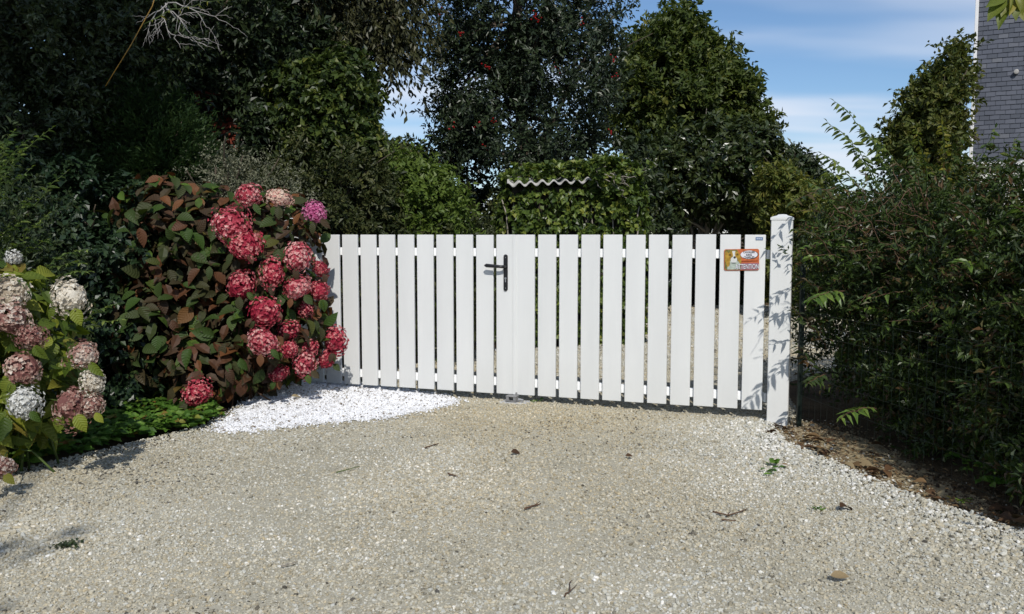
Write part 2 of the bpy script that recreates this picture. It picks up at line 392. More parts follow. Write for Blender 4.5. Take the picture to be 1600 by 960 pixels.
M['sand'] = sand_mat()

def soil_mat():
    m, N, L, b = nmat('leaf_litter_soil')
    n1 = noise(N, L, 1.6, 5.0, 0.6); n2 = noise(N, L, 60.0, 4.0, 0.7)
    r1 = ramp(N, [(0.35, (0.045, 0.032, 0.020)), (0.55, (0.10, 0.072, 0.042)), (0.75, (0.17, 0.13, 0.075))]); L.new(n1.outputs[0], r1.inputs[0])
    r2 = ramp(N, [(0.3, (0.5, 0.5, 0.5)), (0.7, (1.4, 1.4, 1.4))]); L.new(n2.outputs[0], r2.inputs[0])
    mx = N.new('ShaderNodeMix'); mx.data_type = 'RGBA'; mx.blend_type = 'MULTIPLY'; mx.inputs[0].default_value = 1.0
    L.new(r1.outputs[0], mx.inputs[6]); L.new(r2.outputs[0], mx.inputs[7]); L.new(mx.outputs[2], b.inputs['Base Color'])
    b.inputs['Roughness'].default_value = 0.95; b.inputs['Specular IOR Level'].default_value = 0.1
    bp = N.new('ShaderNodeBump'); bp.inputs['Strength'].default_value = 0.9; bp.inputs['Distance'].default_value = 0.012
    L.new(n2.outputs[0], bp.inputs['Height']); L.new(bp.outputs[0], b.inputs['Normal'])
    return m
M['soil'] = soil_mat()
M['sandysoil'] = solid('sandy_soil', (0.30, 0.25, 0.155), 0.95, 0.1, var=0.3, scale=9, bump=0.8, bscale=90)

# ------------------------------------------------------------------ the ground and the drive
GL = np.array([-1.522, 7.15]); GR = np.array([1.725, 6.00])      # the line of the gate
GDIR = unit(GR - GL); GNRM = np.array([-GDIR[1], GDIR[0]]); GNRM = -GNRM if GNRM[1] > 0 else GNRM   # towards the drive
GANG = math.atan2(GDIR[1], GDIR[0])
GLEN = float(np.linalg.norm(GR - GL)); PIT = GLEN / 21.0

def gz(x, y):
    "height of the drive: gentle unevenness, a low hump at the gate's left end"
    x = np.asarray(x, float); y = np.asarray(y, float)
    h = 0.006 * np.sin(1.7 * x + 0.6) * np.sin(1.3 * y + 1.1) + 0.004 * np.sin(4.1 * x + 2.2 * y)
    h = h + 0.045 * np.exp(-(((x + 1.75) / 0.9) ** 2 + ((y - 7.0) / 0.75) ** 2))
    h = h + 0.018 * np.exp(-(((x - 0.15) / 0.9) ** 2 + ((y - 6.45) / 0.35) ** 2))
    h = h + 0.010 * np.exp(-(((x - 2.0) / 0.35) ** 2 + ((y - 4.3) / 1.2) ** 2))
    return h

nG = 60
gx = np.sinh(np.linspace(-1, 1, nG) * 6.0) / np.sinh(6.0) * 500
gx, gy = np.meshgrid(gx, gx + 6)
d = np.hypot(gx, gy - 6)
gzv = -0.03 + np.where(d > 30, 0.25 * np.sin(gx * 0.03) * np.sin(gy * 0.021), 0)
idx = np.arange(nG * nG).reshape(nG, nG)
gf = np.stack([idx[:-1, :-1], idx[:-1, 1:], idx[1:, 1:], idx[1:, :-1]], -1).reshape(-1, 4)
tag(build('ground', np.stack([gx, gy, gzv], -1), [gf], M['soil'], smooth=True), 'dark leaf-strewn earth around the drive', 'ground', kind='structure')

LEFT = [(-3, -6.0), (1.5, -5.0), (3.4, -3.4), (4.6, -2.66), (5.2, -2.32), (5.85, -2.0), (6.5, -1.95), (7.2, -1.9), (7.8, -1.3), (8.6, -0.9), (9.6, -0.45), (10.2, 1.3), (11, 1.6), (15.3, 2.0), (16, 2.2)]
RIGHT = [(-3, 4.6), (1.0, 3.2), (2.6, 2.55), (3.6, 2.12), (4.26, 1.86), (4.8, 1.75), (5.4, 1.62), (5.85, 1.66), (6.15, 1.95), (7.4, 2.2), (8.4, 3.0), (9.2, 4.6), (12, 6.0), (16, 7.5)]
def xl(y): return np.interp(y, [a for a, b in LEFT], [b for a, b in LEFT])
def xr(y): return np.interp(y, [a for a, b in RIGHT], [b for a, b in RIGHT])
ys = np.arange(-3, 16.01, 0.1); ts = np.linspace(0, 1, 60)
wob_l = 0.05 * np.sin(ys * 5.1) + 0.03 * np.sin(ys * 11.7 + 1); wob_r = 0.05 * np.sin(ys * 4.3 + 2) + 0.03 * np.sin(ys * 12.9)
XX = (xl(ys) + wob_l)[:, None] * (1 - ts) + (xr(ys) + wob_r)[:, None] * ts
YY = np.repeat(ys[:, None], 60, 1)
edge = np.minimum(ts, 1 - ts)[None, :] * np.ones_like(XX)
ZZ = gz(XX, YY) - 0.036 * np.exp(-edge / 0.012)
idx = np.arange(XX.size).reshape(XX.shape)
df = np.stack([idx[:-1, :-1], idx[:-1, 1:], idx[1:, 1:], idx[1:, :-1]], -1).reshape(-1, 4)
tag(build('gravel_driveway', np.stack([XX, YY, ZZ], -1), [df], M['sand'], smooth=True), 'pale beige gravel drive running up to the white gate', 'driveway', kind='structure')

def pebble(seed, flat=0.6):
    r_ = np.random.default_rng(seed)
    import bmesh
    bm = bmesh.new(); bmesh.ops.create_icosphere(bm, subdivisions=1, radius=1.0)
    V = np.array([v.co[:] for v in bm.verts]); F = np.array([[v.index for v in f.verts] for f in bm.faces]); bm.free()
    for _ in range(5):                                  # knock flats onto it, as broken stone has
        n = unit(r_.normal(size=3)); c = r_.uniform(0.55, 0.85)
        dd = V @ n; V = V - np.outer(np.maximum(dd - c, 0), n)
    V *= np.array([1.0, r_.uniform(0.6, 0.85), flat * r_.uniform(0.7, 1.1)])
    return V, F

def scatter_stones(name, pts, size, tint, mat, flat=0.6, seed=1, warm=None):
    "loose stones: points with their own size, turn and tint, a pebble on each (geometry nodes)"
    r_ = np.random.default_rng(seed); n = len(pts)
    me = bpy.data.meshes.new(name); me.vertices.add(n); me.vertices.foreach_set('co', np.asarray(pts, np.float32).ravel())
    def att(k, t, v):
        a = me.attributes.new(k, t, 'POINT'); a.data.foreach_set('vector' if t == 'FLOAT_VECTOR' else 'value', np.asarray(v).ravel())
    att('warm', 'FLOAT', np.asarray(np.zeros(n) if warm is None else warm, np.float32))
    att('size', 'FLOAT', np.asarray(size, np.float32)); att('tint', 'FLOAT', np.asarray(tint, np.float32))
    att('turn', 'FLOAT_VECTOR', np.stack([r_.normal(0, 0.45, n), r_.normal(0, 0.45, n), r_.uniform(0, 6.28, n)], -1).astype(np.float32))
    att('pick', 'INT', r_.integers(0, 4, n).astype(np.int32))
    me.materials.append(mat)
    o = bpy.data.objects.new(name, me); COL.objects.link(o)
    ng = bpy.data.node_groups.new(name, 'GeometryNodeTree')
    ng.interface.new_socket('Geometry', in_out='INPUT', socket_type='NodeSocketGeometry')
    ng.interface.new_socket('Geometry', in_out='OUTPUT', socket_type='NodeSocketGeometry')
    N, L = ng.nodes, ng.links
    gi, go = N.new('NodeGroupInput'), N.new('NodeGroupOutput')
    iop = N.new('GeometryNodeInstanceOnPoints')
    jn = N.new('GeometryNodeJoinGeometry')
    prev = None
    out_join = N.new('GeometryNodeJoinGeometry')
    def attr(k, t):
        a = N.new('GeometryNodeInputNamedAttribute'); a.data_type = t; a.inputs['Name'].default_value = k; return a.outputs['Attribute']
    N.remove(iop); N.remove(jn)
    for k in range(4):
        V, F = pebble(seed * 10 + k, flat)
        pm = build(name + '_shape', V, [F], mat, mesh_only=True)
        po = bpy.data.objects.new(name + '_shape', pm)          # never linked into the scene: only the shape of a stone
        oi = N.new('GeometryNodeObjectInfo'); oi.inputs['Object'].default_value = po
        cp = N.new('FunctionNodeCompare'); cp.data_type = 'INT'; cp.operation = 'EQUAL'
        L.new(attr('pick', 'INT'), cp.inputs[2]); cp.inputs[3].default_value = k
        ip = N.new('GeometryNodeInstanceOnPoints')
        L.new(gi.outputs[0], ip.inputs['Points']); L.new(cp.outputs[0], ip.inputs['Selection']); L.new(oi.outputs['Geometry'], ip.inputs['Instance'])
        L.new(attr('turn', 'FLOAT_VECTOR'), ip.inputs['Rotation']); L.new(attr('size', 'FLOAT'), ip.inputs['Scale'])
        L.new(ip.outputs[0], out_join.inputs[0])
    L.new(out_join.outputs[0], go.inputs[0])
    md = o.modifiers.new('stones', 'NODES'); md.node_group = ng
    o['kind'] = 'stuff'
    return o

def inpoly(p, poly):
    x, y = p[:, 0], p[:, 1]; ins = np.zeros(len(p), bool); n = len(poly)
    for i in range(n):
        x1, y1 = poly[i]; x2, y2 = poly[(i + 1) % n]
        c = ((y1 > y) != (y2 > y)) & (x < (x2 - x1) * (y - y1) / (y2 - y1 + 1e-12) + x1)
        ins ^= c
    return ins

WPX = [(330, 668), (352, 655), (392, 630), (470, 602), (500, 598), (560, 602), (640, 610), (705, 621), (712, 628), (690, 634), (640, 641), (585, 651), (520, 656), (450, 663), (390, 668)]
WPOLY = []
for k_, (a, b) in enumerate(WPX):
    a2, b2 = WPX[(k_ + 1) % len(WPX)]
    for q in range(5):
        p_ = G(a + (a2 - a) * q / 5, b + (b2 - b) * q / 5, 0.025)
        WPOLY.append((p_[0] + 0.035 * math.sin(3.7 * (k_ * 5 + q)), p_[1] + 0.05 * math.sin(2.3 * (k_ * 5 + q) + 1)))

def smooth_noise(x, y, s=1.0, k=0):
    return (np.sin(1.3 * s * x + 0.7 * s * y + k) + np.sin(-0.8 * s * x + 1.9 * s * y + 1.7 * k + 1) + np.sin(2.3 * s * x - 1.1 * s * y + 2.1 * k) + np.sin(3.1 * s * y + 0.9 * s * x + 0.3 * k)) / 4

# the beige stones
n = 1250000
y = rng.uniform(1.6, 15.5, n); t = rng.uniform(-0.02, 1.02, n)
wid = xr(y) - xl(y)
dens = np.interp(y, [1.6, 2.4, 5.0, 7.2, 9, 15.5], [2600, 7600, 7200, 5200, 1700, 700])
x = xl(y) + t * wid
cap = 7600 * 9.0
keep = rng.uniform(0, cap, n) < dens * wid
inview = np.abs(x) < 0.66 * y + 0.7
sn = smooth_noise(x, y, 1.4, 2)                          # sandy wheel tracks, thinner cover
track = np.exp(-((x - 0.55 + 0.05 * y) / 0.45) ** 2) + np.exp(-((x + 0.95 + 0.02 * y) / 0.40) ** 2)
thin = np.clip(0.95 - 0.42 * track * (y < 6.5) + 0.30 * sn, 0.30, 1.0)
keep &= inview & (rng.uniform(0, 1, n) < thin)
x, y = x[keep], y[keep]
inw = inpoly(np.stack([x, y], -1), WPOLY)
x, y = x[~inw], y[~inw]
m_ = len(x)
edge_r = np.clip(1 - (xr(y) - x) / 1.1, 0, 1) * (y < 6) * (y > 1)
sz = np.clip(rng.lognormal(math.log(0.0060), 0.38, m_), 0.0028, 0.0135) * (1 + 0.25 * edge_r) * (1 + 0.22 * smooth_noise(x, y, 1.9, 9)) * np.interp(y, [0, 7.5, 10, 15], [1, 1, 1.9, 2.8])
z = gz(x, y) + sz * rng.uniform(-0.1, 0.45, m_)
tint = np.clip(rng.beta(1.9, 2.1, m_) + 0.42 * edge_r * rng.uniform(0, 1, m_) + 0.15 * smooth_noise(x, y, 1.3, 5) + 0.08 * smooth_noise(x, y, 4.3, 8), 0, 1)
warm = np.clip(0.25 + 0.35 * smooth_noise(x, y, 1.0, 3) + 0.6 * np.exp(-(((x - 0.0) / 0.8) ** 2 + ((y - 5.9) / 0.7) ** 2)) + rng.normal(0, 0.25, m_) - 0.5 * edge_r, 0, 1)
o = scatter_stones('gravel', np.stack([x, y, z], -1), sz, tint, M['stone'], 0.62, 1, warm)
tag(o, 'loose beige and grey gravel covering the drive', 'gravel')
NGRAVEL = m_
# strays in the sandy verge on the right
n = 5200
y = rng.uniform(2.2, 6.1, n); x = xr(y) + rng.exponential(0.09, n) - 0.05
sz = np.clip(rng.lognormal(math.log(0.0065), 0.35, n), 0.003, 0.014)
o = scatter_stones('stray_gravel', np.stack([x, y, -0.018 + sz * 0.3], -1), sz, np.clip(rng.beta(2, 1.2, n), 0, 1), M['stone'], 0.62, 3)
tag(o, 'pale stray stones spilling from the drive onto the brown verge', 'gravel')

# the white marble chippings by the red hydrangea
wv = np.array([[a, b, float(gz(a, b)) + 0.004] for a, b in WPOLY]); wc = wv.mean(0); wc[2] += 0.012
wf = np.array([(len(wv), i, (i + 1) % len(wv)) for i in range(len(wv))])
tag(build('white_gravel_bed', np.vstack([wv, wc]), [wf], solid('white_chipping_dust', (0.68, 0.68, 0.67), 0.9, 0.1, var=0.12, scale=40, bump=0.6, bscale=120)), 'bed of bright white marble chippings below the gate', 'gravel bed', kind='structure')
wp = np.array(WPOLY); n = 60000
pts = np.stack([rng.uniform(wp[:, 0].min() - .1, wp[:, 0].max() + .1, n), rng.uniform(wp[:, 1].min() - .1, wp[:, 1].max() + .1, n)], -1)
pts = pts[inpoly(pts + rng.normal(0, 0.05, pts.shape), WPOLY)][:17000]
sz = np.clip(rng.lognormal(math.log(0.0075), 0.3, len(pts)), 0.004, 0.015)
o = scatter_stones('white_gravel', np.stack([pts[:, 0], pts[:, 1], gz(pts[:, 0], pts[:, 1]) + 0.008 + sz * rng.uniform(0, .4, len(pts))], -1), sz, rng.uniform(0, 1, len(pts)), M['marble'], 0.6, 2)
tag(o, 'bright white marble chippings between red hydrangea and gate', 'gravel')
# sandy verge at the foot of the post
VPX = [(1195, 655), (1240, 652), (1300, 668), (1390, 700), (1460, 745), (1600, 815), (1680, 860), (1600, 862), (1400, 785), (1240, 702), (1190, 672)]
vp = []
for k_, (a, b) in enumerate(VPX):
    a2, b2 = VPX[(k_ + 1) % len(VPX)]
    for q in range(6):
        p_ = G(a + (a2 - a) * q / 6, b + (b2 - b) * q / 6, -0.02); j_ = k_ * 6 + q
        vp.append((p_[0] + 0.04 * math.sin(3.1 * j_) + 0.02 * math.sin(7.7 * j_), p_[1] + 0.05 * math.sin(2.3 * j_ + 1), -0.0265))
vp = np.array(vp); vc = np.array([*G(1350, 720, -0.02)[:2], -0.020])
tag(build('sandy_verge', np.vstack([vp, vc]), [np.array([(len(vp), i, (i + 1) % len(vp)) for i in range(len(vp))])], M['sandysoil']), 'strip of bare sandy earth between the drive and the hedge', 'verge', kind='structure')

M['crumb'] = stone_mat('earth_crumb', [(0, (0.05, 0.035, 0.022)), (0.4, (0.14, 0.10, 0.06)), (0.75, (0.24, 0.19, 0.115)), (1, (0.36, 0.30, 0.20))])
n = 16000; y = 6.0 - 3.4 * rng.uniform(0, 1, n) ** 1.1; x = xr(y) + 0.02 + np.abs(rng.normal(0, 0.26, n))
sz = np.clip(rng.lognormal(math.log(0.005), 0.5, n), 0.002, 0.016)
o = scatter_stones('earth_crumbs', np.stack([x, y, -0.026 + sz * 0.3], -1), sz, np.clip(rng.beta(1.8, 1.8, n) + 0.3 * (y > 5.2) - 0.25 * (x - xr(y) > .3), 0, 1), M['crumb'], 0.7, 4)
tag(o, 'crumbly brown earth and grit along the foot of the hedge', 'earth')

# ------------------------------------------------------------------ the gate
def leaf_of_gate(n0, n1, label, handle_side):
    "gate leaf from gap n0 to gap n1 of the 21 slat steps; x runs along the gate, y towards the back, z up"
    o = thing('gate_leaf', label, 'gate', (GL[0] + GDIR[0] * PIT * n0, GL[1] + GDIR[1] * PIT * n0, 0), GANG, 'leaves of the white driveway gate')
    w = (n1 - n0) * PIT
    sw, gap = PIT * 0.835, PIT * 0.165
    for i in range(n1 - n0):
        x0 = i * PIT + gap / 2; x1 = x0 + sw
        if n0 <= 0 and i == n1 - n0 - 1: x1 = (i + 1) * PIT - 0.003
        if n0 > 0 and i == 0: x0 = 0.004
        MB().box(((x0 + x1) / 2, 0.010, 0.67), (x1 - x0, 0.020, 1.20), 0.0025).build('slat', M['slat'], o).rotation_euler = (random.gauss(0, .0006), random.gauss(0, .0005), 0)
    for zc in (1.137, 0.158):
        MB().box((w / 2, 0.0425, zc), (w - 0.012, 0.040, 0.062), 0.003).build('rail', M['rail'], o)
    for xx in (0.055, w - 0.055):
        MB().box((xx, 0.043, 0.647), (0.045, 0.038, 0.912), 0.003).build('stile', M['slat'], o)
    return o, w

gl, wl_ = leaf_of_gate(-1, 10, 'white slatted gate leaf carrying the black lever handle', 1)
gr, wr_ = leaf_of_gate(10, 21, 'white slatted gate leaf next to the capped post', 0)
# cover strip over the meeting edge, lock plate and lever on the left leaf
MB().box((wl_ - 0.004, -0.0035, 0.67), (0.026, 0.006, 1.198), 0.0015).build('meeting_strip', M['slat'], gl)
px = 9.55 + 1
hx = px * PIT
hp = MB()
arc = [(0.0155 * math.cos(a), 0.0155 * math.sin(a)) for a in np.linspace(0, math.pi, 9)]
poly = [(hx + a, 1.108 + b) for a, b in arc] + [(hx - a, 0.866 - b) for a, b in arc]
hp.prism(poly[::-1], -0.009, 0.0)
plate = hp.build('lock_plate', M['black'], gl)
lv = MB()
lv.tube([(hx, -0.004, 1.033), (hx, -0.03, 1.033), (hx - 0.004, -0.048, 1.033), (hx - 0.03, -0.056, 1.034), (hx - 0.09, -0.057, 1.038), (hx - 0.135, -0.056, 1.041), (hx - 0.150, -0.054, 1.041)],
        [0.012, 0.011, 0.0125, 0.0115, 0.0135, 0.0145, 0.006], 10)
lv.build('lever_handle', M['black'], plate, smooth=True)
th = np.linspace(0, 2 * math.pi, 14, endpoint=False)
MB().prism([(hx + 0.0085 * math.cos(a), 0.945 + 0.0085 * math.sin(a)) for a in th][::-1], -0.0135, -0.008).build('lock_cylinder', M['steel'], plate)
MB().box((hx, -0.0105, 0.926), (0.008, 0.004, 0.02), 0.001).build('cylinder_stem', M['galv'], plate)
for zz in (1.10, 0.872):
    MB().prism([(hx + 0.0035 * math.cos(a), zz + 0.0035 * math.sin(a)) for a in th][::-1], -0.0105, -0.0085).build('screw', M['galv'], plate)
# hinges between gate and post, and the maker's label
for zc in (1.137, 0.158):
    MB().tube([(wr_ + 0.006, 0.012, zc - 0.03), (wr_ + 0.006, 0.012, zc + 0.03)], 0.011, 10).build('hinge', M['slat'], gr)
lab = MB().box((wr_ - 0.055, -0.0012, 1.243), (0.048, 0.0024, 0.021), 0.0006).build('maker_label', M['maker'], gr)
for k, (a, b) in enumerate([(-0.013, 0.010), (0.0, 0.010), (0.012, 0.008)]):
    MB().box((wr_ - 0.055 + a, -0.0028, 1.243), (b, 0.0006, 0.009)).build('label_print', M['maker_text'], lab)
MB().box((0.012, -0.0075, 0.052), (0.012, 0.012, 0.075), 0.002).build('drop_bolt', M['galv'], gr)

# posts
def gate_post(n, label, w=0.138, h=1.372):
    p = GL + GDIR * (PIT * n)
    o = thing('gate_post', label, 'gate post', (p[0], p[1], 0), GANG, 'white posts of the driveway gate')
    MB().box((0, 0, h / 2 - 0.05), (w, w, h + 0.1), 0.004).build('shaft', M['slat'], o)
    c = MB()
    b = w / 2 + 0.004; z0 = h - 0.004
    prof = [(b, z0), (b, z0 + 0.016), (b - 0.012, z0 + 0.022), (0.034, z0 + 0.030), (0.026, z0 + 0.036), (0.0, z0 + 0.039)]
    V = []; F = []
    for r_, z_ in prof: V += [(-r_, -r_, z_), (r_, -r_, z_), (r_, r_, z_), (-r_, r_, z_)]
    for i in range(len(prof) - 1):
        for j in range(4):
            k = (j + 1) % 4; F.append((i * 4 + j, i * 4 + k, i * 4 + 4 + k, i * 4 + 4 + j))
    F.append((3, 2, 1, 0))
    c.add(V, F); c.build('cap', M['slat'], o)
    return o
gate_post(21 + 0.56, 'white square gate post with a moulded cap beside the hedge')
gate_post(-1 - 0.56, 'white gate post swallowed by the red hydrangea')

# the ground stop under the meeting edge
sp = GL + GDIR * (PIT * 9.95)
sx = thing('gate_stop', 'grey metal gate stop on a small concrete pad', 'gate stop', (sp[0], sp[1], 0), GANG)
MB().box((0.02, -0.04, 0.008), (0.21, 0.15, 0.035), 0.008).build('concrete_pad', M['concrete'], sx)
gs = MB()
gs.box((0, -0.045, 0.033), (0.085, 0.075, 0.006), 0.001); gs.box((-0.028, -0.045, 0.050), (0.022, 0.060, 0.030), 0.002); gs.box((0.028, -0.045, 0.050), (0.022, 0.060, 0.030), 0.002); gs.box((0, -0.045, 0.067), (0.084, 0.066, 0.008), 0.002)
gs.build('stop_housing', M['galv'], sx)
MB().tube([(0.055, -0.06, 0.046), (0.095, -0.062, 0.043)], [0.011, 0.008], 8).build('release_pin', M['steel'], sx)

# ------------------------------------------------------------------ the warning plate
def flat(name, poly, y0, y1, mat, parent):
    return MB().prism(poly, y0, y1).build(name, mat, parent)
def ell(cx, cz, rx, rz, n=22, rot=0.0):
    c, s = math.cos(rot), math.sin(rot)
    return [(cx + rx * math.cos(a) * c - rz * math.sin(a) * s, cz + rx * math.cos(a) * s + rz * math.sin(a) * c) for a in np.linspace(2 * math.pi, 0, n, endpoint=False)][::-1]
def text(name, body, size, x, z, y, mat, parent, sx=1.0, align='CENTER', ext=0.0004, bold=0.0):
    cu = bpy.data.curves.new(name, 'FONT'); cu.body = body; cu.size = size; cu.align_x = align; cu.extrude = ext; cu.offset = bold
    ob = bpy.data.objects.new(name, cu); COL.objects.link(ob)
    bpy.context.view_layer.update()
    me = bpy.data.meshes.new_from_object(ob.evaluated_get(bpy.context.evaluated_depsgraph_get()))
    COL.objects.unlink(ob); bpy.data.objects.remove(ob)
    me.materials.clear(); me.materials.append(mat); me.name = name
    o = link_mesh(name, me, parent)
    o.matrix_basis = Matrix.Translation((x, y, z)) @ Matrix.Rotation(math.pi / 2, 4, 'X') @ Matrix.Diagonal((sx, 1, 1, 1))
    return o
SM = {k: solid('sign_print_' + k, c, 0.35, 0.4, var=v, scale=60) for k, c, v in [
    ('orange', (0.50, 0.13, 0.045), 0.3), ('brown', (0.26, 0.05, 0.012), 0.3), ('white', (0.72, 0.71, 0.76), 0.06), ('black', (0.02, 0.02, 0.025), 0.1),
    ('tan', (0.36, 0.22, 0.03), 0.4), ('darktan', (0.14, 0.075, 0.012), 0.4), ('fur', (0.62, 0.63, 0.60), 0.12), ('chest', (0.40, 0.46, 0.40), 0.2), ('olive', (0.16, 0.15, 0.04), 0.4), ('mauve', (0.33, 0.14, 0.17), 0.25)]}
n_s = 21 - 1.03
p = GL + GDIR * (PIT * n_s) + GNRM * 0.004
sg = thing('warning_sign', 'orange dog warning plate with a spaniel, fixed across two gate slats', 'sign', (p[0], p[1], 1.100), GANG)
sg.rotation_euler = (0, R(-1.2), GANG)
SWD, SHT = 0.232, 0.145
c = 0.012
rr = []
for cx, cz, a0 in ((SWD / 2 - c, SHT / 2 - c, 0), (-SWD / 2 + c, SHT / 2 - c, 90), (-SWD / 2 + c, -SHT / 2 + c, 180), (SWD / 2 - c, -SHT / 2 + c, 270)):
    rr += [(cx + c * math.cos(R(a0 + q)), cz + c * math.sin(R(a0 + q))) for q in (0, 30, 60, 90)]
plate = flat('plate', rr, -0.003, 0.0005, SM['orange'], sg)
Y0 = -0.0034
lp = [(-SWD / 2 + 0.004, SHT / 2 - 0.012), (-SWD / 2 + 0.014, SHT / 2 - 0.004), (-0.030, SHT / 2 - 0.004), (-0.006, 0.03), (-0.004, -SHT / 2 + 0.004), (-SWD / 2 + 0.014, -SHT / 2 + 0.004), (-SWD / 2 + 0.004, -SHT / 2 + 0.012)][::-1]
dog = flat('dog_picture', lp, Y0, -0.0029, SM['olive'], sg)
for nm, poly, mt, dy in [
    ('chest', [(-0.095, -0.066), (-0.006, -0.066), (-0.010, -0.02), (-0.03, -0.005), (-0.075, -0.008), (-0.09, -0.025)], 'chest', 0.0003),
    ('ear', ell(-0.094, 0.006, 0.017, 0.054, rot=0.12), 'tan', 0.0005), ('ear', ell(-0.016, 0.014, 0.012, 0.042, rot=0.25), 'tan', 0.0005),
    ('head', ell(-0.054, 0.028, 0.034, 0.036), 'tan', 0.0008),
    ('muzzle', ell(-0.050, 0.000, 0.022, 0.022), 'fur', 0.0011), ('blaze', [(-0.056, 0.012), (-0.037, 0.012), (-0.043, 0.035), (-0.040, 0.060), (-0.062, 0.060), (-0.056, 0.035)], 'fur', 0.0013),
    ('eye', ell(-0.074, 0.034, 0.009, 0.007), 'darktan', 0.0013), ('eye', ell(-0.028, 0.036, 0.008, 0.007), 'darktan', 0.0013),
    ('nose', ell(-0.045, 0.016, 0.008, 0.008), 'black', 0.0016), ('mouth', ell(-0.050, -0.022, 0.016, 0.0028), 'black', 0.0015)]:
    flat(nm, poly, Y0 - dy, Y0 - dy + 0.0006, SM[mt], dog)
ov = flat('oval_border', ell(0.052, 0.033, 0.059, 0.030, 32), Y0, -0.0029, SM['black'], sg)
flat('oval', ell(0.050, 0.034, 0.056, 0.028, 32), Y0 - 0.0004, -0.0030, SM['white'], ov)
text('lettering', 'CAVALIER', 0.020, 0.050, 0.044, Y0 - 0.0008, SM['black'], ov, 0.85, bold=0.0006)
text('lettering', 'KING', 0.019, 0.050, 0.026, Y0 - 0.0008, SM['black'], ov, 0.85, bold=0.0006)
text('lettering', 'CHARLES', 0.020, 0.050, 0.0085, Y0 - 0.0008, SM['black'], ov, 0.85, bold=0.0006)
flat('stripe', [(-0.002, -0.016), (0.108, -0.014), (0.108, -0.005), (-0.002, -0.007)][::1], Y0, -0.0029, SM['brown'], sg)
fb = flat('footer', [(-0.03, -0.069), (0.104, -0.069), (0.111, -0.060), (0.111, -0.022), (-0.004, -0.024)], Y0, -0.0029, SM['mauve'], sg)
text('lettering', 'ATTENTION', 0.046, 0.0395, -0.0625, Y0 - 0.0012, SM['black'], fb, 0.60, bold=0.0022)
text('lettering', 'ATTENTION', 0.046, 0.0385, -0.0620, Y0 - 0.0020, SM['white'], fb, 0.60, bold=0.0004)

# ------------------------------------------------------------------ foliage tools
KITE = (np.array([(0, 0, 0), (.42, .5, .14), (1, 0, -.06), (.42, -.5, .14)]), np.array([(0, 3, 2), (0, 2, 1)]))
OVATE = (np.array([(0, 0, 0), (.22, .40, .09), (.58, .44, .07), (.30, 0, 0), (.66, 0, -.015), (1, 0, -.14), (.22, -.40, .09), (.58, -.44, .07)]),
         np.array([(0, 3, 1), (0, 6, 3), (1, 3, 2), (3, 4, 2), (3, 6, 7), (3, 7, 4), (2, 4, 5), (4, 7, 5)]))
LANCE = (np.array([(0, 0, 0), (.30, .5, .08), (.30, 0, 0), (.30, -.5, .08), (1, 0, -.16)]), np.array([(0, 2, 1), (0, 3, 2), (1, 2, 4), (2, 3, 4)]))
BLADE = (np.array([(0, .5, 0), (0, -.5, 0), (.55, .42, .05), (.55, -.42, .05), (1, 0, -.22)]), np.array([(0, 1, 3), (0, 3, 2), (2, 3, 4)]))

def leaves(P, D, Nr, L, wr, rnd, tpl=KITE):
    "one leaf per row: base, direction, normal, length, width ratio"
    T, F = tpl; n = len(P)
    D = unit(D); Sd = unit(np.cross(Nr, D)); Nr = np.cross(D, Sd)
    L = np.broadcast_to(np.asarray(L, float), (n,))[:, None, None]
    w = np.broadcast_to(np.asarray(wr, float), (n,))[:, None, None]
    V = P[:, None, :] + L * (T[None, :, 0:1] * D[:, None, :] + w * T[None, :, 1:2] * Sd[:, None, :] + T[None, :, 2:3] * Nr[:, None, :])
    k = len(T)
    FF = (F[None] + (np.arange(n) * k)[:, None, None]).reshape(-1, 3)
    return V.reshape(-1, 3), FF, np.repeat(rnd, len(F))

def merge(parts):
    V, F, A_, o = [], [], [], 0
    for v, f, a in parts:
        V.append(v); F.append(f + o); A_.append(a); o += len(v)
    return np.concatenate(V), np.concatenate(F), np.concatenate(A_)

def foliage(name, parts, mat, parent, kind=None):
    V, F, A_ = merge(parts)
    base = np.array(parent.location) if parent is not None else np.zeros(3)
    o = build(name, V - base, [F], mat, parent, {'rnd': A_})
    if kind: o['kind'] = kind
    return o

def bumps(dirs, seed, n=26, amp=0.28, k=14.0):
    "lumpy factor over the sphere so that no outline is smooth"
    r_ = np.random.default_rng(seed); c = unit(r_.normal(size=(n, 3))); a = r_.uniform(-amp, amp, n)
    return 1 + (np.exp(k * (dirs @ c.T - 1)) * a).sum(1)

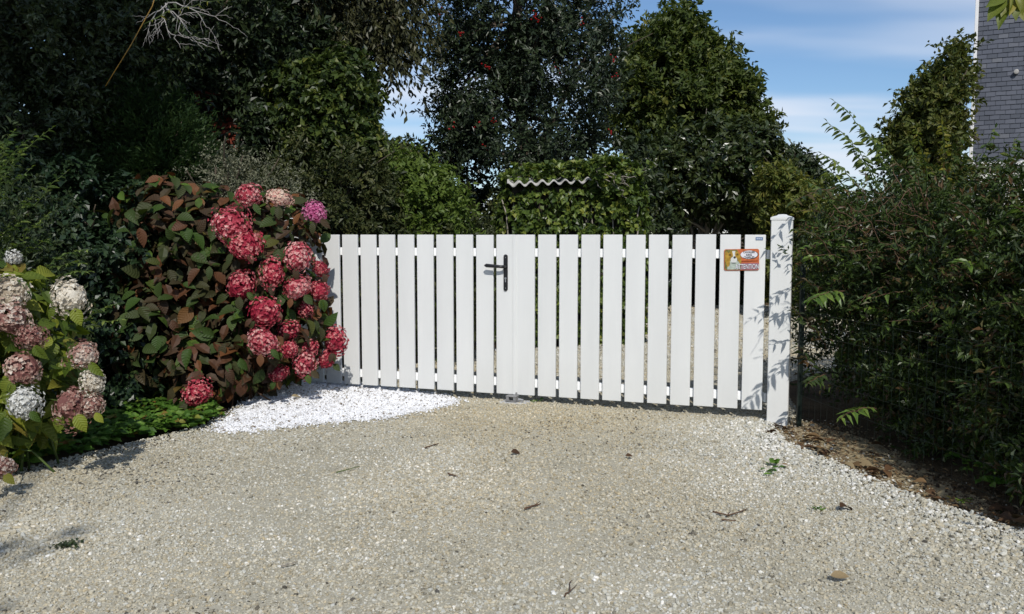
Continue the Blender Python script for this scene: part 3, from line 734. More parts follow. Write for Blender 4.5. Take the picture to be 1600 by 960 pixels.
def twigs_in(lobes, ntw, seed, shell=0.5, amp=0.28, cut=None, clump=0.0):
    """twig feet and outward axes spread through lumpy ellipsoids (cx,cy,cz,rx,ry,rz)"""
    r_ = np.random.default_rng(seed); L = np.array(lobes, float)
    wt = (L[:, 3] * L[:, 4] + L[:, 4] * L[:, 5] + L[:, 3] * L[:, 5]); wt /= wt.sum()
    which = r_.choice(len(L), ntw, p=wt)
    dr = unit(r_.normal(size=(ntw, 3)))
    f = np.zeros(ntw)
    for i in range(len(L)):
        q = which == i
        if q.any(): f[q] = bumps(dr[q], seed * 31 + i, amp=amp)
    rad = (shell + (1 - shell) * r_.uniform(0, 1, ntw) ** 0.55) * f
    P = L[which, :3] + dr * rad[:, None] * L[which, 3:6]
    if clump > 0:                              # gather the twigs into boughs with hollows between
        nc = max(4, ntw // 34); ci = r_.choice(ntw, nc, replace=False)
        q = np.flatnonzero(r_.uniform(0, 1, ntw) < clump)
        for a_ in range(0, len(q), 2000):
            k_ = q[a_:a_ + 2000]
            near = np.argmin(((P[k_][:, None, :] - P[ci][None]) ** 2).sum(-1), 1)
            P[k_] = P[k_] + (P[ci][near] - P[k_]) * r_.uniform(.35, .75, (len(k_), 1))
    ax = unit(dr / L[which, 3:6])
    if cut is not None:
        k = cut(P); P, ax = P[k], ax[k]
    return P, ax

def leafy(P, ax, seed, nleaf=12, tlen=0.3, llen=0.07, wr=0.5, up=0.3, droop=0.0, tpl=KITE, spread=0.9, nup=0.5, jitter=0.35):
    "leaves along twigs that start at P and run along ax"
    r_ = np.random.default_rng(seed); n = len(P)
    a = unit(ax + r_.normal(0, 0.45, (n, 3)) + np.array([0, 0, up]))
    t = r_.uniform(0.05, 1.0, (n, nleaf))
    tl = tlen * r_.uniform(0.5, 1.3, n)
    pos = P[:, None, :] + a[:, None, :] * (t * tl[:, None])[:, :, None] + np.array([0, 0, -1.0]) * (droop * (t ** 2) * tl[:, None])[:, :, None]
    pos = pos + r_.normal(0, 0.06 * tlen, pos.shape)
    side = unit(np.cross(a[:, None, :], r_.normal(size=(n, nleaf, 3))))
    dr = unit(a[:, None, :] * 0.6 + side * spread + np.array([0, 0, -droop * 1.2]))
    nr = unit(np.array([0, 0, nup]) + ax[:, None, :] * 0.5 + r_.normal(0, jitter, dr.shape))
    m = n * nleaf
    rnd = np.clip(0.55 * np.repeat(r_.uniform(0, 1, n), nleaf) + 0.45 * r_.uniform(0, 1, m), 0, 1) 
    return leaves(pos.reshape(m, 3), dr.reshape(m, 3), nr.reshape(m, 3), llen * r_.uniform(0.65, 1.25, m), wr, rnd, tpl)

def wander(a, b, n=7, amp=0.06, sag=0.0, r_=None):
    r_ = r_ or np.random.default_rng(int(abs(a[0] * 977 + b[1] * 131 + b[2] * 53) * 10) % 99991)
    a, b = np.asarray(a, float), np.asarray(b, float); t = np.linspace(0, 1, n)[:, None]
    L = np.linalg.norm(b - a)
    w = r_.normal(0, amp * L / 2, (n, 3)) * np.sin(np.pi * t)
    return a + (b - a) * t + w + np.array([0, 0, 1.0]) * (sag * L * np.sin(np.pi * t))

def trunk(parent, base, top, r0, limbs, mat, name='trunk', seed=0):
    "tapered trunk with limbs running to the given points"
    r_ = np.random.default_rng(seed + 77); o = np.array(parent.location); m = MB()
    base, top = np.asarray(base, float), np.asarray(top, float)
    pth = wander(base, top, 9, 0.035, 0, r_)
    rr = np.linspace(r0, r0 * 0.35, 9); rr[0] *= 1.35
    m.tube(pth - o, rr, 9)
    for q in limbs:
        k = r_.integers(3, 8); s = pth[k]
        lp_ = wander(s, q, 7, 0.08, 0.06, r_)
        m.tube(lp_ - o, np.linspace(rr[k] * 0.6, 0.008, 7), 6)
        for _ in range(3):
            j = r_.integers(2, 6); e = lp_[j] + (np.asarray(q) - s) * r_.uniform(0.2, 0.4) + r_.normal(0, 0.25, 3) * np.linalg.norm(np.asarray(q) - s)*0.5
            m.tube(wander(lp_[j], e, 5, 0.08, 0.03, r_) - o, np.linspace(0.012, 0.004, 5), 5)
    return m.build(name, mat, parent, smooth=True)

def tree(name, label, cat, base, top, r0, lobes, ntw, leafkw, leafm, barkm, seed, group=None, shell=0.5, amp=0.28, cut=None, clump=0.75):
    t_ = thing(name, label, cat, base, group=group)
    lb = np.array(lobes); r_ = np.random.default_rng(seed)
    limbs = [l[:3] + r_.normal(0, 0.35, 3) * l[3:6] for l in lb for _ in range(2)]
    if r0 > 0: trunk(t_, base, top, r0, limbs, M[barkm], seed=seed)
    P, ax = twigs_in(lobes, ntw, seed, shell, amp, cut, clump)
    foliage('crown', [leafy(P, ax, seed + 5, **leafkw)], M[leafm], t_)
    return t_

def lobe(px, py, Y, rxpx, rzpx, ry):
    p = A(px, py, Y); s = Y / FPX
    return (p[0], p[1], p[2], rxpx * s, ry, rzpx * s)

# ------------------------------------------------------------------ trees and shrubs behind the gate
TREES = 'trees beyond the gate'
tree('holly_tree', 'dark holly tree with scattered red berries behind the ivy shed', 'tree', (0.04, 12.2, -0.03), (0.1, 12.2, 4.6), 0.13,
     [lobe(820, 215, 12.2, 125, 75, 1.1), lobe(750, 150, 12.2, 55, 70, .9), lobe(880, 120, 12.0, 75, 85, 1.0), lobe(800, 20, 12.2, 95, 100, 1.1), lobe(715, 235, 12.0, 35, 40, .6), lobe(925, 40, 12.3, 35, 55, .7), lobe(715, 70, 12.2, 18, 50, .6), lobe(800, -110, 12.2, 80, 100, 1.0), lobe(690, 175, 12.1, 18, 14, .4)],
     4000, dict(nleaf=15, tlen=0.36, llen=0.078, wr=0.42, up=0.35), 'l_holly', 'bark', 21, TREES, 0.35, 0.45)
hol = [o for o in COL.objects if o.name == 'holly_tree'][0]
bm_ = MB(); r_ = np.random.default_rng(4)
BPX = [(708, 200), (748, 196), (772, 188), (757, 234), (690, 20), (720, 52), (832, 25), (838, 30), (762, 105), (868, 104), (908, 36), (957, 90), (960, 120), (955, 205), (650, 245)]
def octa(c, r):
    return np.array([(r, 0, 0), (-r, 0, 0), (0, r, 0), (0, -r, 0), (0, 0, r), (0, 0, -r)]) + c, [(0, 2, 4), (2, 1, 4), (1, 3, 4), (3, 0, 4), (2, 0, 5), (1, 2, 5), (3, 1, 5), (0, 3, 5)]
for a, b in BPX:
    cc = A(a, b, 11.15)
    bb = MB()
    for _ in range(int(r_.integers(4, 8))):
        v, f = octa(cc - np.array(hol.location) + r_.normal(0, 0.028, 3), 0.013); bb.add(v, f)
    bb.build('berry_cluster', M['berry'], hol)['kind'] = 'stuff'

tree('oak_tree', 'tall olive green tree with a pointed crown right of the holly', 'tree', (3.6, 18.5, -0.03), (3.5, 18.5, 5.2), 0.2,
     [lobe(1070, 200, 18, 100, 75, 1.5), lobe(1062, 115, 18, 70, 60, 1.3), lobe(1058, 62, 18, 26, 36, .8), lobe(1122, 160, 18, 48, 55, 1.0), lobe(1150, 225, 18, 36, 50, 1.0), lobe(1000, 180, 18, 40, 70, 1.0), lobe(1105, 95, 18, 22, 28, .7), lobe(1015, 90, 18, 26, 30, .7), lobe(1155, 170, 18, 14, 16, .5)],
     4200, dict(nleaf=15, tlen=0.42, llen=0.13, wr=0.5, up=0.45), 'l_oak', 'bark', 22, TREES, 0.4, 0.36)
tree('camellia_shrub', 'dark glossy camellia with a pale bare trunk beyond the gravel', 'shrub', tuple(G(1100, 483, 0)), tuple(A(1105, 290, 15.0)), 0.075,
     [lobe(1100, 275, 15, 100, 62, 1.1), lobe(1050, 290, 15, 50, 52, .9), lobe(1165, 270, 15, 48, 70, 1.0), lobe(1100, 240, 15.2, 70, 38, .9), lobe(1185, 310, 15, 28, 55, .8), lobe(1020, 310, 15, 28, 50, .6)],
     2400, dict(nleaf=15, tlen=0.34, llen=0.12, wr=0.48, up=0.2, droop=0.2), 'l_camellia', 'palebark', 23, None, 0.4, 0.25, lambda p: ~((p[:, 2] < A(1100, 322, 15)[2]) & (p[:, 0] > A(1055, 300, 15)[0]) & (p[:, 0] < A(1150, 300, 15)[0])))
tree('evergreen_hedge', 'dense dark hedge closing the gravel yard behind the camellia, with dark shade fill added behind the shed', 'hedge', (3.2, 17.0, -0.03), (3.2, 17.0, 1.2), 0.06,
     [(2.0, 16.6, .7, .9, .6, 1.1), (3.2, 16.8, .8, 1.0, .6, 1.1), (4.5, 16.8, .9, 1.0, .6, 1.2), (5.8, 16.8, 1.0, 1.0, .6, 1.3), (1.3, 14.5, 0.8, .8, .8, 1.1), (.6, 13.4, 1.2, .9, .7, 1.5), (-.3, 13.5, 1.1, .7, .6, 1.4), (-1.0, 13.6, .9, .7, .6, 1.0), (1.6, 13.6, 1.2, .8, .6, 1.4)],  # nearer lobes behind the shed: dark leaves added to stand for the holly's shade
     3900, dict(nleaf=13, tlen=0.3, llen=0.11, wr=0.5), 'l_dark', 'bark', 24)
tree('yellow_shrub', 'yellowish green shrub rising beyond the capped gate post', 'shrub', (4.6, 13.5, -0.03), (4.6, 13.5, 1.6), 0.05,
     [lobe(1240, 330, 13.5, 36, 36, .6), lobe(1212, 310, 13.5, 18, 40, .5), lobe(1265, 330, 13.2, 26, 26, .5), lobe(1255, 420, 13.5, 60, 40, .6)],
     1000, dict(nleaf=13, tlen=0.3, llen=0.10, wr=0.45), 'l_oak', 'bark', 25)
tree('distant_tree', 'small dark distant tree low over the capped gate post', 'tree', (*A(1232, 300, 30)[:2], 0.0), tuple(A(1232, 280, 30)), 0.15,
     [lobe(1235, 275, 30, 32, 32, .9), lobe(1215, 290, 30, 40, 45, .9), lobe(1250, 300, 30, 26, 26, .9)],
     900, dict(nleaf=12, tlen=0.5, llen=0.2, wr=0.5), 'l_dark', 'bark', 26, 'far trees')
tree('distant_tree', 'pale distant tree in the sky gap left of the holly', 'tree', (*A(605, 300, 26)[:2], 0.0), tuple(A(605, 250, 26)), 0.15,
     [lobe(610, 258, 26, 30, 24, 1.0), lobe(580, 250, 26, 18, 26, .9), lobe(650, 272, 26, 22, 22, 1.0), lobe(610, 310, 26, 80, 50, 1.2)],
     1500, dict(nleaf=12, tlen=0.5, llen=0.19, wr=0.5), 'l_scrub', 'bark', 27, 'far trees')
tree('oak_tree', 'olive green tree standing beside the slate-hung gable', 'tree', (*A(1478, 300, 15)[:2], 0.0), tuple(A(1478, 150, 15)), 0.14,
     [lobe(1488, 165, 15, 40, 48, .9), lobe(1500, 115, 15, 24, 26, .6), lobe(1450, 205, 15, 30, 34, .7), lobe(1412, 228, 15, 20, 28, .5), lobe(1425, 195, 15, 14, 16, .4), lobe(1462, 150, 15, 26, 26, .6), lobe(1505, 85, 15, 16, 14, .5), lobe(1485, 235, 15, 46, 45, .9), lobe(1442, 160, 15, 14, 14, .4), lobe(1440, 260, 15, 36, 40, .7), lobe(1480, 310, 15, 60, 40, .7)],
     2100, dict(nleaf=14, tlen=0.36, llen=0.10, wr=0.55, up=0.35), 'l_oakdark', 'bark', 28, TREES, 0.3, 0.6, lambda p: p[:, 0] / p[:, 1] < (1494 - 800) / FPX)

# left side
tree('weeping_tree', 'grey green tree with hanging leafy branches against the sky', 'tree', (-3.2, 11.0, -0.03), (-3.0, 11.0, 5.0), 0.16,
     [lobe(550, -10, 10.2, 85, 60, .9), lobe(618, 20, 10.0, 32, 50, .7), lobe(500, 25, 10.2, 70, 50, .9), lobe(560, -110, 10.4, 110, 70, 1.2), lobe(600, 66, 9.9, 18, 26, .5), lobe(440, -10, 10.4, 70, 80, 1.0), lobe(560, 60, 10, 30, 26, .5)],
     1750, dict(nleaf=16, tlen=0.42, llen=0.085, wr=0.42, up=-0.5, droop=0.8, nup=0.2), 'l_hang', 'bark', 31, TREES, 0.35, 0.35)
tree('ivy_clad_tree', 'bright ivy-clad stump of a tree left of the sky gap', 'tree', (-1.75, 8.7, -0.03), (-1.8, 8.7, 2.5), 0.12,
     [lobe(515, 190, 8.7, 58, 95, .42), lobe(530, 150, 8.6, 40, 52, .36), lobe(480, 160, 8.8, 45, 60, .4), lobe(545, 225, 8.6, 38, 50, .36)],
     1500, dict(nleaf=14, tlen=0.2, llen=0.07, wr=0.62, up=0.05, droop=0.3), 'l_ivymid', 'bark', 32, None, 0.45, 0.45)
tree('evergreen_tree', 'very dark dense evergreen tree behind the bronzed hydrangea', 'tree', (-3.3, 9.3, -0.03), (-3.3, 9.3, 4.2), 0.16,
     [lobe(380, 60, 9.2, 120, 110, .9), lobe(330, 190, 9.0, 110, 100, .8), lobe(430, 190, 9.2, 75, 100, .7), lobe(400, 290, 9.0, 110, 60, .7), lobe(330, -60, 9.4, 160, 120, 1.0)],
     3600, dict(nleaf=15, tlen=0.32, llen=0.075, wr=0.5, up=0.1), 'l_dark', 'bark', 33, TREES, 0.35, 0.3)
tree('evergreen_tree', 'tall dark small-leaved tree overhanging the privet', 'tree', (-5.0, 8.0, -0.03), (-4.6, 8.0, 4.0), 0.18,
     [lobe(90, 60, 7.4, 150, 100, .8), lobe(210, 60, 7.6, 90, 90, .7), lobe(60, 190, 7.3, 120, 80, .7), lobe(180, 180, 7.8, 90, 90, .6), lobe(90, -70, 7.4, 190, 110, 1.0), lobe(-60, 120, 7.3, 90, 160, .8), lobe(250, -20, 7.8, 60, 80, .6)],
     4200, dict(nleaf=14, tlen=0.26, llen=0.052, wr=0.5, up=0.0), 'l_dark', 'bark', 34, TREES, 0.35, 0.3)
tree('conifer_shrub', 'feathery green conifer between dark evergreens', 'shrub', (-3.45, 7.7, -0.03), (-3.4, 7.7, 1.9), 0.06,
     [lobe(235, 220, 7.6, 55, 75, .35), lobe(200, 250, 7.6, 45, 60, .3), lobe(265, 260, 7.6, 45, 60, .3), lobe(225, 330, 7.7, 90, 80, .4)],
     2600, dict(nleaf=18, tlen=0.28, llen=0.05, wr=0.14, up=0.9, spread=0.4), 'l_conifer', 'bark', 35, None, 0.4, 0.3)
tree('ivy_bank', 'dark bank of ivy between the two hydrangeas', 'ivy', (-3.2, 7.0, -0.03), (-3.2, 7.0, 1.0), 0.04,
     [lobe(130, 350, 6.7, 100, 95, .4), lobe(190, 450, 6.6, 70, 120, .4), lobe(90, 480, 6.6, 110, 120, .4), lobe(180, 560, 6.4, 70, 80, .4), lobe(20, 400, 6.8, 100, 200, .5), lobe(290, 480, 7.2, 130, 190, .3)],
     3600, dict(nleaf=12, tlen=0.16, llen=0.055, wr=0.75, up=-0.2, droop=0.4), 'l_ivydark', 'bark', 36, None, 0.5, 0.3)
tree('cotoneaster_shrub', 'grey twiggy cotoneaster above the red flowers', 'shrub', (-2.55, 7.6, -0.03), (-2.5, 7.6, 1.3), 0.03,
     [lobe(370, 278, 7.3, 62, 16, .25), lobe(420, 300, 7.4, 60, 22, .25), lobe(345, 265, 7.2, 30, 12, .15)],
     330, dict(nleaf=16, tlen=0.24, llen=0.026, wr=0.5, up=0.2), 'l_grey', 'bark', 37, None, 0.2, 0.4)
tree('scrub_thicket', 'brownish green scrub behind the gate below the ivy-clad stump', 'shrub', (-2.0, 8.3, -0.03), (-2.0, 8.3, 1.2), 0.04,
     [lobe(500, 300, 8.2, 90, 65, .4), lobe(450, 340, 8.1, 90, 60, .4), lobe(560, 330, 8.3, 70, 70, .4), lobe(520, 430, 8.3, 130, 110, .4), lobe(660, 450, 8.6, 130, 120, .4), lobe(730, 430, 9.4, 60, 110, .4)],
     2600, dict(nleaf=13, tlen=0.24, llen=0.06, wr=0.45), 'l_scrub', 'bark', 38, None, 0.4, 0.32)
tree('bramble_thicket', 'fresh green bramble mound behind the gate', 'bramble', (-1.2, 9.0, -0.03), (-1.2, 9.0, 1.0), 0.03,
     [lobe(620, 310, 8.9, 65, 58, .4), lobe(665, 330, 8.9, 48, 62, .4), lobe(590, 285, 9.1, 34, 32, .35), lobe(645, 300, 9.1, 32, 32, .3), lobe(690, 350, 8.9, 40, 40, .35)],
     1300, dict(nleaf=13, tlen=0.24, llen=0.065, wr=0.5), 'l_bramble', 'bark', 39, None, 0.4, 0.35)
# tall grass beside the brambles
r_ = np.random.default_rng(41)
tg = thing('tall_grass', 'arching tuft of long grass between brambles and ivy shed', 'grass', (*A(700, 420, 9.0)[:2], 0.0))
n = 420
P = np.stack([r_.normal(tg.location[0], 0.16, n), r_.normal(9.0, 0.14, n), np.full(n, 0.6)], -1)
dd = np.stack([r_.normal(0.15, 0.45, n), r_.normal(-.1, 0.3, n), r_.uniform(.5, 1.1, n)], -1)
P[:, 2] = r_.uniform(0.0, 0.9, n)
foliage('blades', [leaves(P, dd, np.stack([r_.normal(0, .4, n), np.full(n, -.6), np.full(n, .6)], -1), r_.uniform(.35, .62, n), 0.03, r_.uniform(0, 1, n), BLADE)], M['l_bramble'], tg)

tree('background_tree', 'dark mass of a tall tree far behind the evergreens', 'tree', (-6.0, 13.0, -0.03), (-6.0, 13.0, 4.5), 0.2,
     [(-7.5, 13, 2.0, 2.0, .9, 2.2), (-5.0, 13, 1.6, 1.8, .9, 1.8), (-6.5, 13, 4.2, 2.2, .9, 1.8), (-4.6, 13, 3.6, 1.3, .8, 1.6), (-8.8, 13, 4.0, 1.5, .9, 2.0), (-3.6, 12.6, 1.3, 1.2, .7, 1.5), (-5.5, 13, 5.4, 1.6, .8, 1.0)],
     4200, dict(nleaf=12, tlen=0.4, llen=0.15, wr=0.55), 'l_dark', 'bark', 45, TREES, 0.2, 0.2, None, 0.0)

# a corner of old brickwork glimpsed through the evergreens
bw = thing('brick_wall', 'old red brick wall glimpsed through the dark evergreens', 'wall', (*A(345, 300, 8.72)[:2], -0.03), R(-8))
MB().box((0, 0.06, 1.35), (0.46, 0.10, 2.7)).build('wall_core', M['mortar'], bw)
bmsh = MB().box((0, 0, 0), (0.212, 0.11, 0.064), 0.004).build('brick', M['brick'], mesh_only=True)
hmsh = MB().box((0, 0, 0), (0.10, 0.11, 0.064), 0.004).build('brick', M['brick'], mesh_only=True)
for k in range(13):
    zz = 1.75 + k * 0.075
    row = [(-0.112, bmsh), (0.112, bmsh)] if k % 2 else [(-0.168, hmsh), (0, bmsh), (0.168, hmsh)]
    for xx, me in row:
        link_mesh('brick', me, bw, Matrix.Translation((xx, 0.003 * random.uniform(-1, 1), zz)))

# the ivy-grown shed
sb = thing('garden_shed', 'small shed with a corrugated roof buried in ivy', 'shed', (0.70, 10.9, -0.03))
MB().box((0, 0, 0.92), (1.40, 1.2, 1.86)).build('wall', M['shedwall'], sb)
V = []; F = []
ncol, nrow = 97, 2
w0 = 0.98
for j, (yy, zz) in enumerate([(-0.82, 1.85), (0.7, 2.10)]):
    for th_ in (0, 0.017):
        for i in range(ncol):
            xx = -0.755 + w0 * i / (ncol - 1)
            V.append((xx, yy + 0.012 * math.sin(xx * 23), zz + 0.048 * (i / (ncol - 1)) + 0.024 * math.sin(2 * math.pi * xx / 0.130) + th_ ))
def vi(j, t_, i): return (j * 2 + t_) * ncol + i
for i in range(ncol - 1):
    F += [(vi(0, 1, i), vi(0, 1, i + 1), vi(1, 1, i + 1), vi(1, 1, i)), (vi(0, 0, i + 1), vi(0, 0, i), vi(1, 0, i), vi(1, 0, i + 1)), (vi(0, 0, i), vi(0, 0, i + 1), vi(0, 1, i + 1), vi(0, 1, i)), (vi(1, 0, i + 1), vi(1, 0, i), vi(1, 1, i), vi(1, 1, i + 1))]
MB().add(V, F).build('roof_sheet', M['corr'], sb, smooth=True)
def box_cover(c, d, n, seed, thick, faces='front top right left'):
    "points just outside a box's faces with their outward axes"
    r_ = np.random.default_rng(seed); c = np.asarray(c, float); h = np.asarray(d, float) / 2
    ar = {'front': d[0] * d[2], 'top': d[0] * d[1], 'right': d[1] * d[2], 'left': d[1] * d[2]}
    out = []; axs = []
    fs = faces.split(); tot = sum(ar[f] for f in fs)
    for f in fs:
        k = int(n * ar[f] / tot); u = r_.uniform(-1, 1, (k, 3)) * h
        axv = {'front': (0, -1, 0), 'top': (0, 0, 1), 'right': (1, 0, 0), 'left': (-1, 0, 0)}[f]
        a = int(np.argmax(np.abs(axv))); u[:, a] = np.sign(sum(axv)) * h[a]
        u += np.asarray(axv) * r_.uniform(-0.02, 1, (k, 1)) * thick * (0.65 + 0.5 * smooth_noise(u[:, 0] * 3 + u[:, 1], u[:, 2] * 3, 1.6, seed)[:, None])
        out.append(u + c); axs.append(np.tile(axv, (k, 1)))
    return np.concatenate(out), np.concatenate(axs).astype(float)
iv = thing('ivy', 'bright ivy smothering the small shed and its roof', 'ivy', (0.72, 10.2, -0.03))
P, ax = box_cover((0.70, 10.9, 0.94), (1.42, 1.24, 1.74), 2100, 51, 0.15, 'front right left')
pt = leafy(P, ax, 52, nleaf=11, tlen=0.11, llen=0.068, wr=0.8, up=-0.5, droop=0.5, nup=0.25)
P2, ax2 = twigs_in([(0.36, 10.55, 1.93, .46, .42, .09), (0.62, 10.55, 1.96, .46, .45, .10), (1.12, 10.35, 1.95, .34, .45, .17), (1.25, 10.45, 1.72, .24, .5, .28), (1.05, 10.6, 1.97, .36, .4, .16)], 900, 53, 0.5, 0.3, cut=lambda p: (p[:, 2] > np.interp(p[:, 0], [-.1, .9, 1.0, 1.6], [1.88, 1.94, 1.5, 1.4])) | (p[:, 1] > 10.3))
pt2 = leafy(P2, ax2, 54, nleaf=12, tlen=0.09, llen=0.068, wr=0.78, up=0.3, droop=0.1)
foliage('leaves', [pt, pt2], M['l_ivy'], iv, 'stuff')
st = MB(); r_ = np.random.default_rng(8)
for k in range(12):
    a = np.array([r_.uniform(.85, 1.15), 9.98, r_.uniform(1.88, 2.0)]); b = a + np.array([r_.uniform(0, .3), r_.uniform(-.06, .03), r_.uniform(-.22, .08)])
    st.tube(wander(a, b, 6, 0.2, 0, r_) - np.array(iv.location), np.linspace(0.006, 0.003, 6), 5)
for k in range(7):
    x0 = r_.uniform(.1, 1.35); st.tube(wander((x0, 10.26, 0.0), (x0 + r_.uniform(-.3, .3), 10.25, 1.7), 9, 0.06, 0, r_) - np.array(iv.location), np.linspace(0.018, 0.008, 9), 5)
st.build('stems', M['palebark'], iv, smooth=True)

# ------------------------------------------------------------------ the house with the slate-hung gable
HX, HY = A(1517.5, 235, 16.0)[0], 16.0
hs = thing('house', 'tall gable hung with blue grey slates and white trim', 'house', (HX, HY, -0.03), R(-29))
ZT = float(A(1560, 256, 16.0)[2]) + 0.03
MB().box((3.5, 4.05, ZT / 2), (7.0, 8.0, ZT)).build('lower_wall', M['render'], hs)
MB().box((3.5, 4.06, ZT + 2.5), (6.96, 7.96, 5.0)).build('upper_wall', M['shedwall'], hs)
g_ = MB(); g_.add([(-.25, -.25, ZT + 4.9), (7.25, -.25, ZT + 4.9), (3.5, -.25, ZT + 8.6), (-.25, 8.3, ZT + 4.9), (7.25, 8.3, ZT + 4.9), (3.5, 8.3, ZT + 8.6)], [(0, 1, 2), (5, 4, 3), (0, 2, 5, 3), (1, 4, 5, 2), (0, 3, 4, 1)])
g_.build('roof', M['roofslate'], hs)
slm, N, L, b = nmat('hung_slate')
at = N.new('ShaderNodeAttribute'); at.attribute_name = 'rnd'
rp = ramp(N, [(0, (0.055, 0.064, 0.084)), (0.5, (0.075, 0.085, 0.112)), (0.93, (0.092, 0.102, 0.13)), (1, (0.12, 0.128, 0.145))]); L.new(at.outputs['Fac'], rp.inputs[0]); L.new(rp.outputs[0], b.inputs['Base Color'])
b.inputs['Roughness'].default_value = 0.55; b.inputs['Specular IOR Level'].default_value = 0.4
r_ = np.random.default_rng(9); V = []; F = []; rn = []
rowh, sw = 0.082, 0.16
for r0 in range(int(4.9 / rowh)):
    for c0 in range(-1, int(3.6 / sw) + 1):
        x0 = 0.03 + c0 * sw + (sw / 2 if r0 % 2 else 0); x1 = min(x0 + sw - 0.006, 3.6); x0 = max(x0, 0.03)
        if x1 - x0 < 0.02: continue
        z0 = ZT + 0.02 + r0 * rowh + r_.normal(0, 0.0025); z1 = z0 + rowh * 1.9; k = len(V); q = r_.normal(0, 0.0015)
        V += [(x0, -0.022 + q, z0), (x1, -0.022 + q, z0), (x1, 0.0, z1), (x0, 0.0, z1), (x0, -0.014 + q, z0 + .0), (x1, -0.014 + q, z0 + .0)]
        F += [(k, k + 1, k + 2, k + 3), (k + 4, k + 5, k + 1, k)]; rn += [r_.uniform()] * 2
V = np.array(V); V[:, 1] += 0.03
build('slate_cladding', V, [np.array(F)], slm, hs, {'rnd': rn})['kind'] = 'stuff'
MB().box((0.0, 0.02, ZT + 2.5), (0.055, 0.14, 5.0), 0.004).build('corner_board', M['wtrim'], hs)
MB().box((3.5, -0.01, ZT - 0.02), (7.06, 0.12, 0.075), 0.004).build('trim_board', M['wtrim'], hs)
cv = A(1582, 117, 15.95) - np.array(hs.location)
MB().tube([(cv[0], 0.05, cv[2]), (cv[0], -0.055, cv[2]), (cv[0], -0.06, cv[2])], [0.04, 0.04, 0.025], 12).build('vent_cap', M['corr'], hs, smooth=False)

# ------------------------------------------------------------------ the hedge on the right with its shoots and fence
hg = thing('hedge', 'dense overgrown hedge along the drive right of the post', 'hedge', (2.7, 4.6, -0.03))
hl = [(2.75, 6.6, 0.85, .62, .62, .72), (2.55, 5.9, 1.10, .50, .6, .42), (2.75, 5.5, .85, .55, .6, .80), (2.85, 4.9, .95, .55, .65, .75), (3.0, 4.2, .9, .62, .65, .75), (2.95, 3.6, .8, .55, .6, .72), (3.2, 5.6, 1.02, .7, 1.4, .54), (3.3, 4.2, 1.05, .6, 1.2, .50), (2.85, 3.0, .8, .45, .5, .75), (3.4, 7.0, 1.0, .9, .7, .52), (2.62, 4.2, .45, .34, .5, .42), (2.60, 3.6, .45, .34, .5, .45), (2.55, 5.1, .5, .36, .5, .48), (2.5, 5.7, .55, .30, .4, .5), (2.75, 4.6, .45, .36, .5, .45), (2.24, 5.75, 1.08, .26, .32, .34)]
P, ax = twigs_in(hl, 8600, 61, 0.45, 0.22, cut=lambda p: p[:, 2] > 0.05)
pa = leafy(P, ax, 62, nleaf=16, tlen=0.2, llen=0.047, wr=0.38, up=0.15, tpl=KITE)
foliage('foliage', [pa], M['l_hedge'], hg)
bs = MB(); r_ = np.random.default_rng(63)
for k in range(90):
    l = hl[int(r_.integers(0, 10))]
    a = np.array([l[0] + abs(r_.normal(0, .15)), l[1] + r_.normal(0, .25), 0.0]); e = np.array(l[:3]) + unit(r_.normal(size=3)) * np.array(l[3:]) * r_.uniform(.7, 1.05); e[2] = max(e[2], .4)
    bs.tube(wander(a, e, 6, 0.08, 0.04, r_) - np.array(hg.location), np.linspace(0.012, 0.003, 6), 5)
bs.build('stems', M['brownstem'], hg, smooth=True)
# bare reddish twigs showing on the face of the hedge
tw = MB()
for k in range(60):
    q = A(r_.normal(1370, 55), r_.normal(345, 35), r_.uniform(5.0, 5.35))
    e = q + np.array([r_.normal(0, .09), r_.normal(-.04, .05), r_.normal(0, .09)])
    tw.tube(wander(q, e, 5, 0.15, 0, r_) - np.array(hg.location), np.linspace(0.0028, 0.0012, 5), 4)
tw.build('bare_twigs', M['brownstem'], hg, smooth=True)['kind'] = 'stuff'

def spray(parent, a, b, nl, ll, wr, mat, seed, sag=0.12, stemr=0.005, tpl=OVATE, pend=0.25, stemmat='greenstem', flat_=True, name='spray'):
    "one arching shoot: stem with leaves in two ranks"
    r_ = np.random.default_rng(seed); o = np.array(parent.location)
    pth = wander(a, b, 12, 0.03, sag, r_)
    m = MB(); m.tube(pth - o, np.linspace(stemr, stemr * 0.3, 12), 5)
    s = m.build('shoot', M[stemmat], parent, smooth=True)
    t = np.linspace(0.12, 1.0, nl); tt = t * 11; i0 = np.minimum(tt.astype(int), 10); fr = (tt - i0)[:, None]
    P = pth[i0] * (1 - fr) + pth[i0 + 1] * fr
    ax = unit(pth[i0 + 1] - pth[i0])
    sd = unit(np.cross(ax, np.array([0, 0, 1.0]) + r_.normal(0, .2, (nl, 3))))
    sgn = np.where(np.arange(nl) % 2 == 0, 1, -1)[:, None]
    D = unit(ax * 0.55 + sd * sgn * 0.9 + np.array([0, 0, -pend]) + r_.normal(0, .15, (nl, 3)))
    D[-1] = ax[-1]
    Nr = unit(np.cross(ax, sd) * -1 + r_.normal(0, .25, (nl, 3))); Nr = np.where((Nr[:, 2:3] < 0), -Nr, Nr)
    L = ll * r_.uniform(.75, 1.2, nl) * np.interp(t, [0, .75, 1], [1, 1, .6])
    V, F, A_ = leaves(P, D, Nr, L, wr, r_.uniform(0, 1, nl), tpl)
    lf = build('leaves', V - o, [F], M[mat], s, {'rnd': A_}); lf['kind'] = 'stuff'
    return s

